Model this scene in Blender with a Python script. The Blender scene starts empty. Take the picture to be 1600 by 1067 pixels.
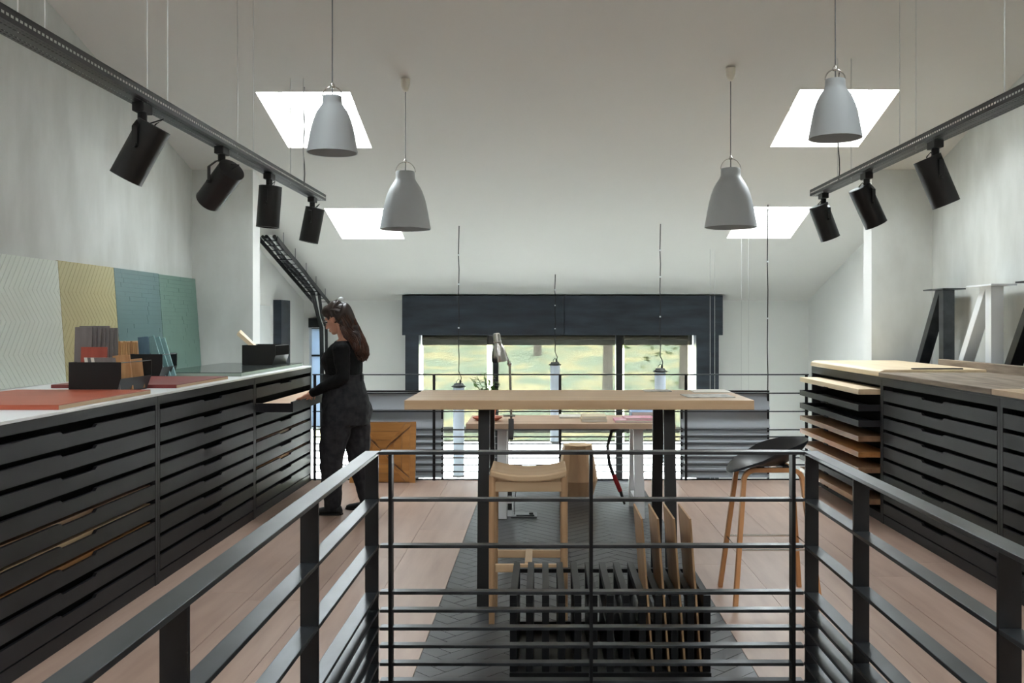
import bpy, bmesh, math, random
from mathutils import Vector, Matrix, noise
random.seed(7)
S = bpy.context.scene
COL = S.collection
PI = math.pi

# ------------------------------------------------------------------ camera, sky, exposure
F = 1500.0
cam_d = bpy.data.cameras.new('camera')
cam = bpy.data.objects.new('camera', cam_d); COL.objects.link(cam)
cam.location = (-0.18, 0, 1.5); cam.rotation_euler = (PI/2, 0, 0)
cam_d.sensor_width = 36; cam_d.lens = 36*F/1600
cam_d.shift_x = -(849-800)/1600; cam_d.shift_y = (506-533.5)/1600
cam_d.clip_start = 0.05
S.camera = cam
S.view_settings.view_transform = 'Standard'; S.view_settings.look = 'None'
S.view_settings.gamma = 1; S.view_settings.use_curve_mapping = False
S.view_settings.exposure = 2.15
W = bpy.data.worlds.new('overcast_sky'); S.world = W; W.use_nodes = True
bg = W.node_tree.nodes['Background']
bg.inputs[0].default_value = (0.90, 0.96, 1.0, 1); bg.inputs[1].default_value = 9.0
CY = S.cycles
CY.max_bounces = 10; CY.diffuse_bounces = 6; CY.transparent_max_bounces = 16; CY.sample_clamp_indirect = 8

# ------------------------------------------------------------------ materials
def lin(c):
    return tuple(((v/255)/12.92 if v/255 <= .04045 else ((v/255+.055)/1.055)**2.4) for v in c)
MATS = {}
def mat(name, c, rough=.5, metal=0, var=.06, scale=4, stretch=(1,1,1), bump=0, rnd=0, c2=None, detail=4, spec=.5, coord='Object', lo=.3, hi=.7):
    m = bpy.data.materials.new(name); m.use_nodes = True; MATS[name] = m
    nt = m.node_tree; N = nt.nodes; L = nt.links
    b = N['Principled BSDF']
    b.inputs['Roughness'].default_value = rough; b.inputs['Metallic'].default_value = metal
    b.inputs['Specular IOR Level'].default_value = spec
    c = lin(c); c2 = lin(c2) if c2 else tuple(x*(1-2*var) for x in c)
    tc = N.new('ShaderNodeTexCoord'); mp = N.new('ShaderNodeMapping'); mp.inputs['Scale'].default_value = stretch
    L.new(tc.outputs[coord], mp.inputs[0])
    oi = N.new('ShaderNodeObjectInfo')
    vec = mp.outputs[0]
    if rnd:
        ad = N.new('ShaderNodeVectorMath'); ad.operation = 'ADD'
        mu = N.new('ShaderNodeMath'); mu.operation = 'MULTIPLY'; mu.inputs[1].default_value = 37
        L.new(oi.outputs['Random'], mu.inputs[0]); L.new(vec, ad.inputs[0]); L.new(mu.outputs[0], ad.inputs[1]); vec = ad.outputs[0]
    nz = N.new('ShaderNodeTexNoise'); nz.inputs['Scale'].default_value = scale; nz.inputs['Detail'].default_value = detail
    L.new(vec, nz.inputs[0])
    rp = N.new('ShaderNodeValToRGB'); rp.color_ramp.elements[0].position = lo; rp.color_ramp.elements[1].position = hi
    rp.color_ramp.elements[0].color = (*c2, 1); rp.color_ramp.elements[1].color = (*c, 1)
    L.new(nz.outputs[0], rp.inputs[0]); out = rp.outputs[0]
    if rnd:
        hs = N.new('ShaderNodeHueSaturation')
        mr = N.new('ShaderNodeMapRange'); mr.inputs[3].default_value = 1-rnd; mr.inputs[4].default_value = 1+rnd
        L.new(oi.outputs['Random'], mr.inputs[0]); L.new(mr.outputs[0], hs.inputs['Value']); L.new(out, hs.inputs['Color']); out = hs.outputs[0]
    L.new(out, b.inputs['Base Color'])
    if bump:
        bp = N.new('ShaderNodeBump'); bp.inputs['Strength'].default_value = bump; bp.inputs['Distance'].default_value = .01
        L.new(nz.outputs[0], bp.inputs['Height']); L.new(bp.outputs[0], b.inputs['Normal'])
    return m
def wood(name, c, c2, axis='y', scale=3, rough=.45, rnd=.06, bump=.05):
    st = {'x': (.12, 1, 1), 'y': (1, .12, 1), 'z': (1, 1, .12)}[axis]
    st = tuple(s*6 for s in st)
    return mat(name, c, rough, c2=c2, scale=scale, stretch=st, detail=7, bump=bump, rnd=rnd, lo=.25, hi=.75)

mat('plaster', (222,222,219), .75, var=.015, scale=1.5)
mat('plaster_ceiling', (214,211,206), .8, var=.012, scale=1.2)
mat('concrete', (203,205,201), .75, c2=(180,182,177), scale=3.2, stretch=(1,1.3,.5), detail=8, bump=.08, lo=.25, hi=.7)
mat('grey_wall', (196,199,198), .75, var=.015)
mat('lower_floor_mat', (150,150,148), .6)
mat('steel', (84,88,92), .3, .75, c2=(54,57,60), scale=7, stretch=(1,.5,1), detail=8, bump=.03)
mat('steel_dark', (26,27,29), .42, .3, c2=(17,18,20), scale=9, detail=6)
mat('window_steel', (58,66,76), .5, .35, c2=(38,43,50), scale=3, stretch=(.6,1,3), detail=7, bump=.03)
mat('cabinet', (47,47,50), .55, .0, c2=(42,42,45), scale=4, spec=.2)
mat('cabinet_dark', (12,12,13), .8, .0, spec=.1)  # near-black; behind the drawer slots it serves as painted shade
mat('black_plastic', (15,15,16), .5, 0, var=.1)
mat('black_metal', (14,14,15), .45, 0, var=.1)
mat('chrome', (205,203,198), .18, 1, var=.03)
mat('galvanised', (120,122,124), .4, .8, var=.1, scale=30)
mat('tray_metal', (66,66,68), .4, .6, var=.1, scale=20)
mat('white_metal', (226,229,232), .4, 0, var=.01)
mat('pendant_grey', (174,180,183), .5, 0, var=.01)
mat('cream_plastic', (226,222,208), .4, var=.01)
mat('white_worktop', (232,233,234), .35, var=.01)
mat('wire', (205,205,203), .35, .9, var=.02)
mat('cable_black', (22,22,23), .55, var=.05)
mat('cable_white', (220,220,218), .5, var=.02)
wood('floor_oak', (180,154,138), (156,129,113), 'y', 2.0, .38, .05)
wood('herring_dark', (52,53,56), (36,38,41), 'x', 3, .36, .25)
wood('oak', (202,174,140), (180,147,112), 'x', 2.5)
wood('oak_y', (202,174,140), (180,147,112), 'y', 2.5)
wood('oak_z', (178,144,108), (150,116,82), 'z', 2.5)
wood('oak_side', (196,152,102), (164,116,70), 'x', 2.0)
wood('pale_wood', (232,212,180), (214,190,154), 'y', 2.5)
wood('desk_wood', (214,186,160), (190,158,132), 'x', 2.5)
wood('brown_wood', (158,122,92), (120,88,62), 'y', 3)
wood('amber_wood', (186,134,78), (150,98,50), 'y', 3)
wood('rough_wood', (158,142,124), (98,82,68), 'y', 4, .7, .05, .3)
wood('parquet_amber', (196,140,76), (158,104,50), 'x', 3, .45, .14)
wood('grey_wood', (130,126,124), (104,98,96), 'z', 4, .6, .12)
wood('stool_oak', (190,156,120), (168,132,98), 'z', 2.5)
wood('stool_leg_oak', (206,150,100), (180,122,76), 'z', 2.5)
wood('orange_wood', (186,98,72), (168,82,58), 'x', 3, .4)
wood('dark_red_wood', (140,66,62), (112,46,44), 'x', 3, .4)
wood('red_wood', (172,84,66), (146,64,50), 'z', 3, .5)
wood('sample_oak', (206,164,118), (170,120,76), 'z', 4, .5, .2)
wood('blue_wood', (92,124,146), (74,104,126), 'z', 4)
wood('teal_wood', (146,182,182), (118,156,158), 'z', 4, .5, .1)
mat('pale_green', (204,210,199), .55, var=.02, rnd=.01)
mat('ochre', (176,167,122), .5, var=.04, rnd=.02)
mat('teal_paint', (90,118,119), .42, var=.05, rnd=.03)
mat('green_paint', (102,130,119), .45, var=.05, rnd=.02)
mat('glossy_slab', (58,64,62), .12, 0, c2=(44,50,48), scale=3)
mat('slab_edge', (150,164,152), .4)
mat('terracotta', (190,104,74), .7, var=.05)
mat('leaf', (96,140,62), .5, var=.15, rnd=.1)
mat('paper', (226,222,212), .6, var=.02)
mat('cream_paper', (222,208,180), .6, var=.02)
mat('pink_print', (206,120,146), .5, c2=(232,208,212), scale=14)
mat('blue_print', (150,178,214), .5, var=.05)
mat('grey_print', (150,150,146), .5, c2=(206,200,192), scale=16, lo=.42, hi=.58)
mat('red_rubber', (170,26,32), .4)
mat('skin', (206,152,128), .5, var=.04)
mat('hair', (50,32,24), .42, c2=(28,19,15), scale=9, stretch=(1,1,.25), detail=6)
mat('knit_black', (20,20,22), .8, var=.15, scale=60, bump=.1, spec=.25)
mat('denim', (58,58,61), .8, c2=(40,40,43), scale=22, detail=8, bump=.15, spec=.2)
mat('shoe_black', (20,21,21), .6)
mat('lips', (176,96,88), .5)
mat('louvre_metal', (165,170,176), .6, 0, var=.02)
mat('gravel', (212,210,204), .9, var=.05, scale=30)
mat('lawn', (124,138,108), .9, c2=(172,162,112), scale=.8, detail=10, lo=.42, hi=.54)
mat('bark', (110,100,90), .9, var=.15, scale=8)
mat('foliage', (92,116,66), .8, c2=(120,120,60), scale=6, rnd=.2)
mat('frosted_tube', (206,216,230), .35, var=.01)
def node_mat(name):
    m = bpy.data.materials.new(name); m.use_nodes = True; MATS[name] = m
    for n in list(m.node_tree.nodes): m.node_tree.nodes.remove(n)
    return m, m.node_tree.nodes, m.node_tree.links
def glass(name, tint, gloss=.06):
    m, N, L = node_mat(name)
    o = N.new('ShaderNodeOutputMaterial'); mx = N.new('ShaderNodeMixShader'); t = N.new('ShaderNodeBsdfTransparent'); g = N.new('ShaderNodeBsdfGlossy')
    t.inputs[0].default_value = (*tint, 1); g.inputs['Roughness'].default_value = .03; mx.inputs[0].default_value = gloss
    L.new(t.outputs[0], mx.inputs[1]); L.new(g.outputs[0], mx.inputs[2]); L.new(mx.outputs[0], o.inputs[0])
glass('glass', (.95,.97,.97)); 
m, N, L = node_mat('glass_blue')      # frosted, tinted glass
o = N.new('ShaderNodeOutputMaterial'); ad = N.new('ShaderNodeAddShader'); tl = N.new('ShaderNodeBsdfTranslucent'); d = N.new('ShaderNodeBsdfDiffuse')
tl.inputs[0].default_value = (.13,.155,.185,1); d.inputs[0].default_value = (.3,.33,.36,1)
L.new(tl.outputs[0], ad.inputs[0]); L.new(d.outputs[0], ad.inputs[1]); L.new(ad.outputs[0], o.inputs[0])
# woven screen of the roller blinds: an open mesh of threads with see-through holes
m, N, L = node_mat('blind_mesh')
o = N.new('ShaderNodeOutputMaterial'); mx = N.new('ShaderNodeMixShader'); t = N.new('ShaderNodeBsdfTransparent'); d = N.new('ShaderNodeBsdfDiffuse'); tl = N.new('ShaderNodeBsdfTranslucent'); m2 = N.new('ShaderNodeMixShader')
tc = N.new('ShaderNodeTexCoord'); bk = N.new('ShaderNodeTexNoise'); bk.inputs['Scale'].default_value = 25
L.new(tc.outputs['Object'], bk.inputs[0])
mr = N.new('ShaderNodeMapRange'); mr.inputs[3].default_value = .71; mr.inputs[4].default_value = .78; L.new(bk.outputs[0], mr.inputs[0])
d.inputs[0].default_value = (.09,.085,.065,1); tl.inputs[0].default_value = (.04,.04,.035,1); m2.inputs[0].default_value = .5
L.new(d.outputs[0], m2.inputs[1]); L.new(tl.outputs[0], m2.inputs[2])
L.new(mr.outputs[0], mx.inputs[0]); L.new(t.outputs[0], mx.inputs[1]); L.new(m2.outputs[0], mx.inputs[2]); L.new(mx.outputs[0], o.inputs[0])
mat('blind_cassette', (70,64,50), .7)

# ------------------------------------------------------------------ mesh helpers
class MB:
    def __init__(s): s.v = []; s.f = []; s.mi = []
    def add(s, vs, fs, mi=0):
        n = len(s.v); s.v += [tuple(v) for v in vs]; s.f += [tuple(i+n for i in f) for f in fs]; s.mi += [mi]*len(fs); return s
    def box(s, x0, x1, y0, y1, z0, z1, M=None, mi=0):
        vs = [Vector(p) for p in ((x0,y0,z0),(x1,y0,z0),(x1,y1,z0),(x0,y1,z0),(x0,y0,z1),(x1,y0,z1),(x1,y1,z1),(x0,y1,z1))]
        if M: vs = [M @ v for v in vs]
        return s.add(vs, [(0,3,2,1),(4,5,6,7),(0,1,5,4),(1,2,6,5),(2,3,7,6),(3,0,4,7)], mi)
    def bar(s, a, b, w, h, up=(0,0,1)):   # rectangular bar from a to b
        a, b = Vector(a), Vector(b); d = (b-a); l = d.length; d.normalize(); up = Vector(up)
        sx = d.cross(up)
        if sx.length < 1e-4: sx = d.cross(Vector((1,0,0)))
        sx.normalize(); u = sx.cross(d).normalized()
        M = Matrix((sx, d, u)).transposed().to_4x4(); M.translation = a
        return s.box(-w/2, w/2, 0, l, -h/2, h/2, M)
    def tube(s, pts, r, n=8, closed=False):
        pts = [Vector(p) for p in pts]; k = len(pts); rs = r if isinstance(r, (list, tuple)) else [r]*k
        vs = []; prev = None
        for i, p in enumerate(pts):
            if closed: d = pts[(i+1) % k]-pts[i-1]
            else: d = pts[min(i+1, k-1)]-pts[max(i-1, 0)]
            d.normalize()
            if prev is None:
                a = Vector((0,0,1)) if abs(d.z) < .9 else Vector((1,0,0)); u = d.cross(a).normalized()
            else:
                u = prev-d*prev.dot(d); u.normalize()
            prev = u; w = d.cross(u)
            vs += [p+(u*math.cos(2*PI*j/n)+w*math.sin(2*PI*j/n))*rs[i] for j in range(n)]
        fs = []
        for i in range(k if closed else k-1):
            for j in range(n):
                a, b = i*n, ((i+1) % k)*n
                fs.append((a+j, a+(j+1) % n, b+(j+1) % n, b+j))
        if not closed: fs += [tuple(range(n-1, -1, -1)), tuple(range((k-1)*n, k*n))]
        return s.add(vs, fs)
    def lathe(s, prof, n=24, M=None, c=(0,0,0), caps=True):
        vs = []; c = Vector(c)
        for r, z in prof:
            for j in range(n):
                v = Vector((r*math.cos(2*PI*j/n), r*math.sin(2*PI*j/n), z)); vs.append((M @ v if M else v)+c)
        fs = []
        for i in range(len(prof)-1):
            for j in range(n): fs.append((i*n+j, i*n+(j+1) % n, (i+1)*n+(j+1) % n, (i+1)*n+j))
        if caps: fs += [tuple(range(n-1, -1, -1)), tuple(range((len(prof)-1)*n, len(prof)*n))]
        return s.add(vs, fs)
    def prism(s, poly, ax, a, b, M=None):   # 2D polygon extruded along axis ax between a and b
        def P(p, t): return {'x': (t,p[0],p[1]), 'y': (p[0],t,p[1]), 'z': (p[0],p[1],t)}[ax]
        n = len(poly); vs = [Vector(P(p, a)) for p in poly]+[Vector(P(p, b)) for p in poly]
        if M: vs = [M @ v for v in vs]
        fs = [tuple(range(n-1, -1, -1)), tuple(range(n, 2*n))]+[(i, (i+1) % n, n+(i+1) % n, n+i) for i in range(n)]
        return s.add(vs, fs)
    def ell(s, c, r, M=None, nu=16, nv=10):
        prof = [(max(math.sin(PI*i/nv), .01), -math.cos(PI*i/nv)) for i in range(nv+1)]
        D = Matrix.Diagonal((*r, 1)); M2 = (M.to_4x4() if M else Matrix())@D
        return s.lathe(prof, nu, M2.to_3x3(), c)
    def loft(s, rings):
        n = len(rings[0]); vs = [v for r in rings for v in r]; fs = []
        for i in range(len(rings)-1):
            for j in range(n): fs.append((i*n+j, i*n+(j+1) % n, (i+1)*n+(j+1) % n, (i+1)*n+j))
        fs += [tuple(range(n-1, -1, -1)), tuple(range((len(rings)-1)*n, len(rings)*n))]
        return s.add(vs, fs)
    def mesh(s, name, mats, smooth=False):
        me = bpy.data.meshes.new(name); me.from_pydata(s.v, [], s.f)
        for m in (mats if isinstance(mats, (list, tuple)) else [mats]): me.materials.append(MATS[m])
        for p, i in zip(me.polygons, s.mi): p.material_index = i
        bm = bmesh.new(); bm.from_mesh(me); bmesh.ops.recalc_face_normals(bm, faces=bm.faces); bm.to_mesh(me); bm.free()
        if smooth: me.shade_smooth()
        return me
    def build(s, name, m, parent=None, smooth=False, bevel=0, loc=None, rel=None, label=None, angle=None):
        if rel is not None:     # vertices were given in world space: make them local to the thing's base
            r = Vector(rel); s.v = [tuple(Vector(v)-r) for v in s.v]
        me = s.mesh(name, m, smooth)
        if smooth and angle is not False: me.set_sharp_from_angle(angle=angle or .7)
        o = link(name, me, parent, loc)
        if bevel:
            b = o.modifiers.new('bevel', 'BEVEL'); b.width = bevel; b.segments = 2; b.limit_method = 'ANGLE'
        if label: o['label'] = label
        return o
def link(name, me, parent=None, loc=None):
    o = bpy.data.objects.new(name, me); COL.objects.link(o)
    if parent: o.parent = parent
    if loc: o.location = loc
    return o
def tag(o, label, cat, group=None, kind=None):
    o['label'] = label; o['category'] = cat
    if group: o['group'] = group
    if kind: o['kind'] = kind
    return o
def thing(name, label, cat, loc=(0,0,0), rz=0, group=None):
    o = bpy.data.objects.new(name, None); COL.objects.link(o); o.location = loc; o.rotation_euler = (0,0,rz); o.empty_display_size = .1
    return tag(o, label, cat, group)
def struct(o, label=None):
    o['kind'] = 'structure'
    if label: o['label'] = label
    return o
def copy_tree(o, parent=None, loc=None):
    c = o.copy(); COL.objects.link(c); c.parent = parent
    if loc: c.location = loc
    for ch in list(o.children): copy_tree(ch, c)
    return c

# ------------------------------------------------------------------ the room
HW = 3.55; YE = 9.22; YB = 13.5; YR = 1.2; YS = -8.0; ZL = -2.9
SL = .267
def zc(y): return 2.978+SL*(9.2-y) if y >= YR else 2.978+SL*(9.2-YR)-SL*(YR-y)
# floor slab with the stair opening
VX, VY0, VY1 = .80, .7, 3.66
b = MB()
for x0, x1, y0, y1 in ((-HW,-VX,YS,YE),(VX,HW,YS,YE),(-VX,VX,VY1,YE),(-VX,VX,YS,VY0)): b.box(x0, x1, y0, y1, -.3, -.02)
b.box(-HW, HW, YE, YE+.015, -.3, .012, mi=1)
floor = struct(b.build('floor', ['floor_oak','steel_dark']), 'wide pinkish oak floorboards')
pid = {}
def plank(x0, x1, y0, y1):
    w, l = round(x1-x0, 3), round(y1-y0, 3)
    if (w, l) not in pid:
        pid[w, l] = MB().box(.0012, w-.0012, .001, l-.001, -.022, 0).mesh('plank', 'floor_oak')
    link('plank', pid[w, l], floor, (x0, y0, 0))
RX = .735
for side in (-1, 1):
    xs = [RX]+[1.085+.352*i for i in range(7)]+[HW]
    for i in range(len(xs)-1):
        a, c = xs[i], xs[i+1]
        cuts = [YS, -3.2+random.uniform(-1,1), 2.2+random.uniform(-1.2,.5), 6.4+random.uniform(-1.3,1.6), YE]
        x0, x1 = (a, c) if side > 0 else (-c, -a)
        for j in range(4):
            y0, y1 = cuts[j], cuts[j+1]
            if i == 0 and y0 < VY1:   # the first board is narrower beside the stair opening
                xa, xb = (VX, c) if side > 0 else (-c, -VX)
                ye = min(y1, VY1)
                plank(xa, xb, y0, ye)
                if y1 > VY1: plank(x0, x1, VY1, y1)
            else: plank(x0, x1, y0, y1)
for i in range(4):
    plank(-VX+i*.4, -VX+(i+1)*.4, YS, VY0)
# dark herringbone runner, block by block
BW, BL = .085, .425
run = struct(MB().box(-RX, RX, VY1, YE, -.021, -.012).build('trim_1', 'herring_dark', floor and None), 'charcoal herringbone runner down the middle of the floor')
def clip(poly, x0, x1, y0, y1):
    def cut(ps, f, inter):
        out = []
        for i in range(len(ps)):
            a, c = ps[i-1], ps[i]
            if f(c):
                if not f(a): out.append(inter(a, c))
                out.append(c)
            elif f(a): out.append(inter(a, c))
        return out
    def ix(k, val):
        def g(a, c):
            t = (val-a[k])/(c[k]-a[k]); return (a[0]+(c[0]-a[0])*t, a[1]+(c[1]-a[1])*t)
        return g
    for k, val, sg in ((0,x0,1),(0,x1,-1),(1,y0,1),(1,y1,-1)):
        if not poly: return []
        poly = cut(poly, lambda p: (p[k]-val)*sg >= -1e-9, ix(k, val))
    return poly
def area(p): return abs(sum(p[i-1][0]*p[i][1]-p[i][0]*p[i-1][1] for i in range(len(p))))/2
c45 = math.sqrt(.5); K = int(BL/BW+.5)
def rot45(p): return ((p[0]-p[1])*c45, (p[0]+p[1])*c45)
hb = []
for i in range(-70, 71):
    for j in range(-14, 15):
        # herringbone lattice: step (1,1) of the block width inside a zigzag, step (K,-K) between zigzags
        ox, oy = i*BW+j*BL, i*BW-j*BL
        for hor in (1, 0):
            if hor: r = (ox, ox+BL, oy, oy+BW)
            else: r = (ox, ox+BW, oy+BW, oy+BW+BL)
            g = .0014
            q = [rot45(p) for p in ((r[0]+g,r[2]+g),(r[1]-g,r[2]+g),(r[1]-g,r[3]-g),(r[0]+g,r[3]-g))]
            q = [(x, y+6.3) for x, y in q]
            q = clip(q, -RX+.002, RX-.002, VY1+.002, YE-.004)
            if len(q) > 2 and area(q) > .0004: hb.append(q)
hb.sort(key=lambda q: sum(p[1] for p in q)/len(q))
def herring_piece(q, into):
    cx = sum(p[0] for p in q)/len(q); cy = sum(p[1] for p in q)/len(q)
    return into.prism([(x-cx, y-cy) for x, y in q], 'z', -.012, 0), (cx, cy, 0)
for q in hb[:300]:
    m_, l_ = herring_piece(q, MB()); m_.build('herringbone_block', 'herring_dark', run, loc=l_)
rest = MB()
for q in hb[300:]: rest.prism(q, 'z', -.012, 0)
if rest.v: rest.build('herringbone_blocks_far', 'herring_dark', run)['kind'] = 'stuff'

# ceiling: two slopes with skylight openings
SKY = [(-2.50,-1.74,7.74,8.74),(1.88,2.68,7.70,8.72),(-2.50,-1.78,10.16,11.07),(1.93,2.66,10.12,11.05)]
SKYN_ADDED = [(-2.5,-1.74,2.9,3.9),(1.9,2.66,2.9,3.9)]  # unseen roof windows, added to light the handrails and near floor
SKYB_ADDED = [(x0,x1,y0,y1) for x0 in (-2.5,1.9) for x1 in (x0+.76,) for y0,y1 in ((-1.0,.0),(-3.4,-2.4),(-5.8,-4.8))]  # unseen roof windows behind the camera, made up for extra daylight from there
T = .34
def slope_with_holes(y_lo, y_hi, holes, b):
    xs = sorted({-HW-.2, HW+.2, *[h[0] for h in holes], *[h[1] for h in holes]})
    ys = sorted({y_lo, y_hi, *[h[2] for h in holes], *[h[3] for h in holes]})
    for i in range(len(xs)-1):
        for j in range(len(ys)-1):
            xm, ym = (xs[i]+xs[i+1])/2, (ys[j]+ys[j+1])/2
            if any(h[0] < xm < h[1] and h[2] < ym < h[3] for h in holes): continue
            x0, x1, y0, y1 = xs[i], xs[i+1], ys[j], ys[j+1]
            za, zb = (zc(y0+1e-6), zc(y1-1e-6))
            v = [(x0,y0,za),(x1,y0,za),(x1,y1,zb),(x0,y1,zb),(x0,y0,za+T),(x1,y0,za+T),(x1,y1,zb+T),(x0,y1,zb+T)]
            b.add(v, [(0,3,2,1),(4,5,6,7),(0,1,5,4),(1,2,6,5),(2,3,7,6),(3,0,4,7)])
b = MB(); slope_with_holes(YR, YB+.3, SKY+SKYN_ADDED, b); slope_with_holes(YS-.3, YR, SKYB_ADDED, b)
struct(b.build('ceiling', 'plaster_ceiling'), 'sloping white plaster ceiling')
def portal(loc, rot, sx, sy):
    l = bpy.data.lights.new('daylight_portal', 'AREA'); l.shape = 'RECTANGLE'; l.size = sx; l.size_y = sy; l.cycles.is_portal = True
    o = bpy.data.objects.new('daylight_portal', l); COL.objects.link(o); o.location = loc; o.rotation_euler = rot
for n, (x0,x1,y0,y1) in enumerate(SKY+SKYN_ADDED+SKYB_ADDED):
    e = bpy.data.objects.new('window_%d' % (n+2), None); COL.objects.link(e)
    e.location = ((x0+x1)/2, (y0+y1)/2, 0); struct(e, 'square roof window in the sloping ceiling')
    r = e.location; b = MB(); f = .035
    def zt(y): return zc(y)+T
    g = MB()
    g.add([(x0,y0,zt(y0)+.02),(x1,y0,zt(y0)+.02),(x1,y1,zt(y1)+.02),(x0,y1,zt(y1)+.02)], [(0,1,2,3)])
    g.build('pane', 'glass', e, rel=r)
    for a, c in (((x0,y0),(x1,y0)),((x1,y0),(x1,y1)),((x1,y1),(x0,y1)),((x0,y1),(x0,y0))):
        b.bar((a[0],a[1],zt(a[1])+.02),(c[0],c[1],zt(c[1])+.02),.07,.05)
    b.build('frame', 'white_metal', e, rel=r)
    ang = math.atan(SL)*(-1 if y0 > YR else 1)
    portal(((x0+x1)/2,(y0+y1)/2,zt((y0+y1)/2)+.06), (ang,0,0), x1-x0, (y1-y0)*1.03)
# walls
def gable(xa, xb, y0, y1, z0, name, m):
    ys = [y0]+([YR] if y0 < YR < y1 else [])+[y1]
    poly = [(y0, z0),(y1, z0)]+[(y, zc(y)+.1) for y in reversed(ys)]
    return struct(MB().prism(poly, 'x', xa, xb).build(name, m))
gable(-HW-.25, -HW, YS, 9.2, -.3, 'wall_left', 'concrete')['label'] = 'pale board-marked concrete wall behind the leaning panels'
gable(HW, HW+.25, YS, 9.2, -.3, 'wall_right', 'concrete')['label'] = 'pale concrete wall behind the table legs'
gable(-HW-.25, -HW, 9.2, YB, ZL, 'wall_far_left', 'plaster')
gable(HW, HW+.25, 9.2, YB, ZL, 'wall_far_right', 'plaster')
def pier(s, name):
    b = MB(); x0, x1 = sorted((s*(HW-.002), s*2.965))
    poly = [(9.2, ZL),(9.43, ZL),(9.43, zc(9.43)+.05),(9.2, zc(9.2)+.05)]
    b.prism(poly, 'x', x0, x1)
    o = b.build(name, ['concrete','plaster'])
    for p in o.data.polygons:
        if abs(p.normal.x) > .9: p.material_index = 1
    struct(o, 'concrete pier with a white plastered edge')
pier(-1, 'wall_pier_left'); pier(1, 'wall_pier_right')
WX0, WX1, WZ0, WZ1 = -1.90, 1.93, -1.3, 1.36
OPEN = [(WX0,WX1,WZ0,WZ1),(-3.47,-3.32,.04,1.44),(-3.46,-2.62,-.72,.02)]
def wall_holes(y0, y1, x0, x1, z0, z1, holes, b):
    xs = sorted({x0,x1,*[h[0] for h in holes],*[h[1] for h in holes]}); zs = sorted({z0,z1,*[h[2] for h in holes],*[h[3] for h in holes]})
    for i in range(len(xs)-1):
        for j in range(len(zs)-1):
            xm, zm = (xs[i]+xs[i+1])/2, (zs[j]+zs[j+1])/2
            if any(h[0] < xm < h[1] and h[2] < zm < h[3] for h in holes): continue
            b.box(xs[i], xs[i+1], y0, y1, zs[j], zs[j+1])
b = MB(); wall_holes(YB, YB+.3, -HW-.25, HW+.25, ZL, 1.95, OPEN, b)
struct(b.build('wall_back', 'plaster'), 'white end wall around the wide window')
struct(MB().box(-HW-.25, HW+.25, YS-.25, YS, -.3, zc(YS)+.1).build('wall_front', 'plaster'))
struct(MB().box(-HW-.25, HW+.25, VY0-.6, YB+.3, ZL-.1, ZL).build('floor_lower', 'lower_floor_mat'))
struct(MB().box(-HW, HW, YE-.2, YE-.02, ZL, -.3).build('wall_lower', 'plaster'))
# stair well
b = MB()
for x0, x1, y0, y1 in ((-VX-.1,-VX,VY0-.1,VY1+.1),(VX,VX+.1,VY0-.1,VY1+.1),(-VX,VX,VY1,VY1+.1),(-VX,VX,VY0-.1,VY0)): b.box(x0, x1, y0, y1, ZL, -.3)
struct(b.build('wall_stairwell', 'plaster'))
# a thin lining to the floor's edge
st = tag(bpy.data.objects.new('staircase', None), 'dark steel stair descending inside the railed opening', 'staircase'); COL.objects.link(st); st.location = (0, VY0, ZL)
for i in range(11):
    MB().box(-.72, .72, VY0+.25*i, VY0+.25*i+.26, -.24*(i+1)-.03, -.24*(i+1)).build('tread', 'steel_dark', st, rel=st.location)
b = MB()
for s in (-1, 1): b.bar((s*.74, VY0, -.3), (s*.74, VY0+2.75, -2.85), .03, .2)
b.build('stringer', 'steel_dark', st, rel=st.location)

# the wide window: steel surround, mullions, panes
w1 = struct(bpy.data.objects.new('window_1', None), 'wide window with a blackened steel surround'); COL.objects.link(w1); w1.location = (0, YB, 0); R = w1.location
MB().box(-2.12, .105, 13.18, YB, 1.345, 1.89).build('lintel_panel', 'window_steel', w1, rel=R, bevel=.004)
MB().box(.109, 2.285, 13.18, YB, 1.345, 1.89).build('lintel_panel', 'window_steel', w1, rel=R, bevel=.004)
MB().box(-2.085, -1.90, 13.24, YB, WZ0, 1.345).build('jamb', 'window_steel', w1, rel=R)
MB().box(1.93, 2.24, 13.24, YB, WZ0, 1.345).build('jamb', 'window_steel', w1, rel=R)
for x0, x1 in ((-.89,-.81),(.835,.93)):
    MB().box(x0, x1, 13.44, 13.58, WZ0, 1.36).build('mullion', 'steel_dark', w1, rel=R)
MB().box(WX0, WX1, 13.48, 13.56, -.03, .05).build('transom', 'steel_dark', w1, rel=R)
MB().box(WX0, WX1, 13.3, 13.6, WZ0-.03, WZ0+.04).build('sill', 'window_steel', w1, rel=R)
MB().box(WX0-.1, WX1+.1, 13.62, 13.82, 1.2, 1.5).build('outer_header', 'steel_dark', w1, rel=R)
for x0, x1 in ((WX0,-.89),(-.81,.835),(.93,WX1)):
    MB().box(x0, x1, 13.515, 13.523, .05, 1.36).build('pane', 'glass', w1, rel=R)
    MB().box(x0, x1, 13.515, 13.523, WZ0, -.03).build('pane', 'glass', w1, rel=R)
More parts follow.
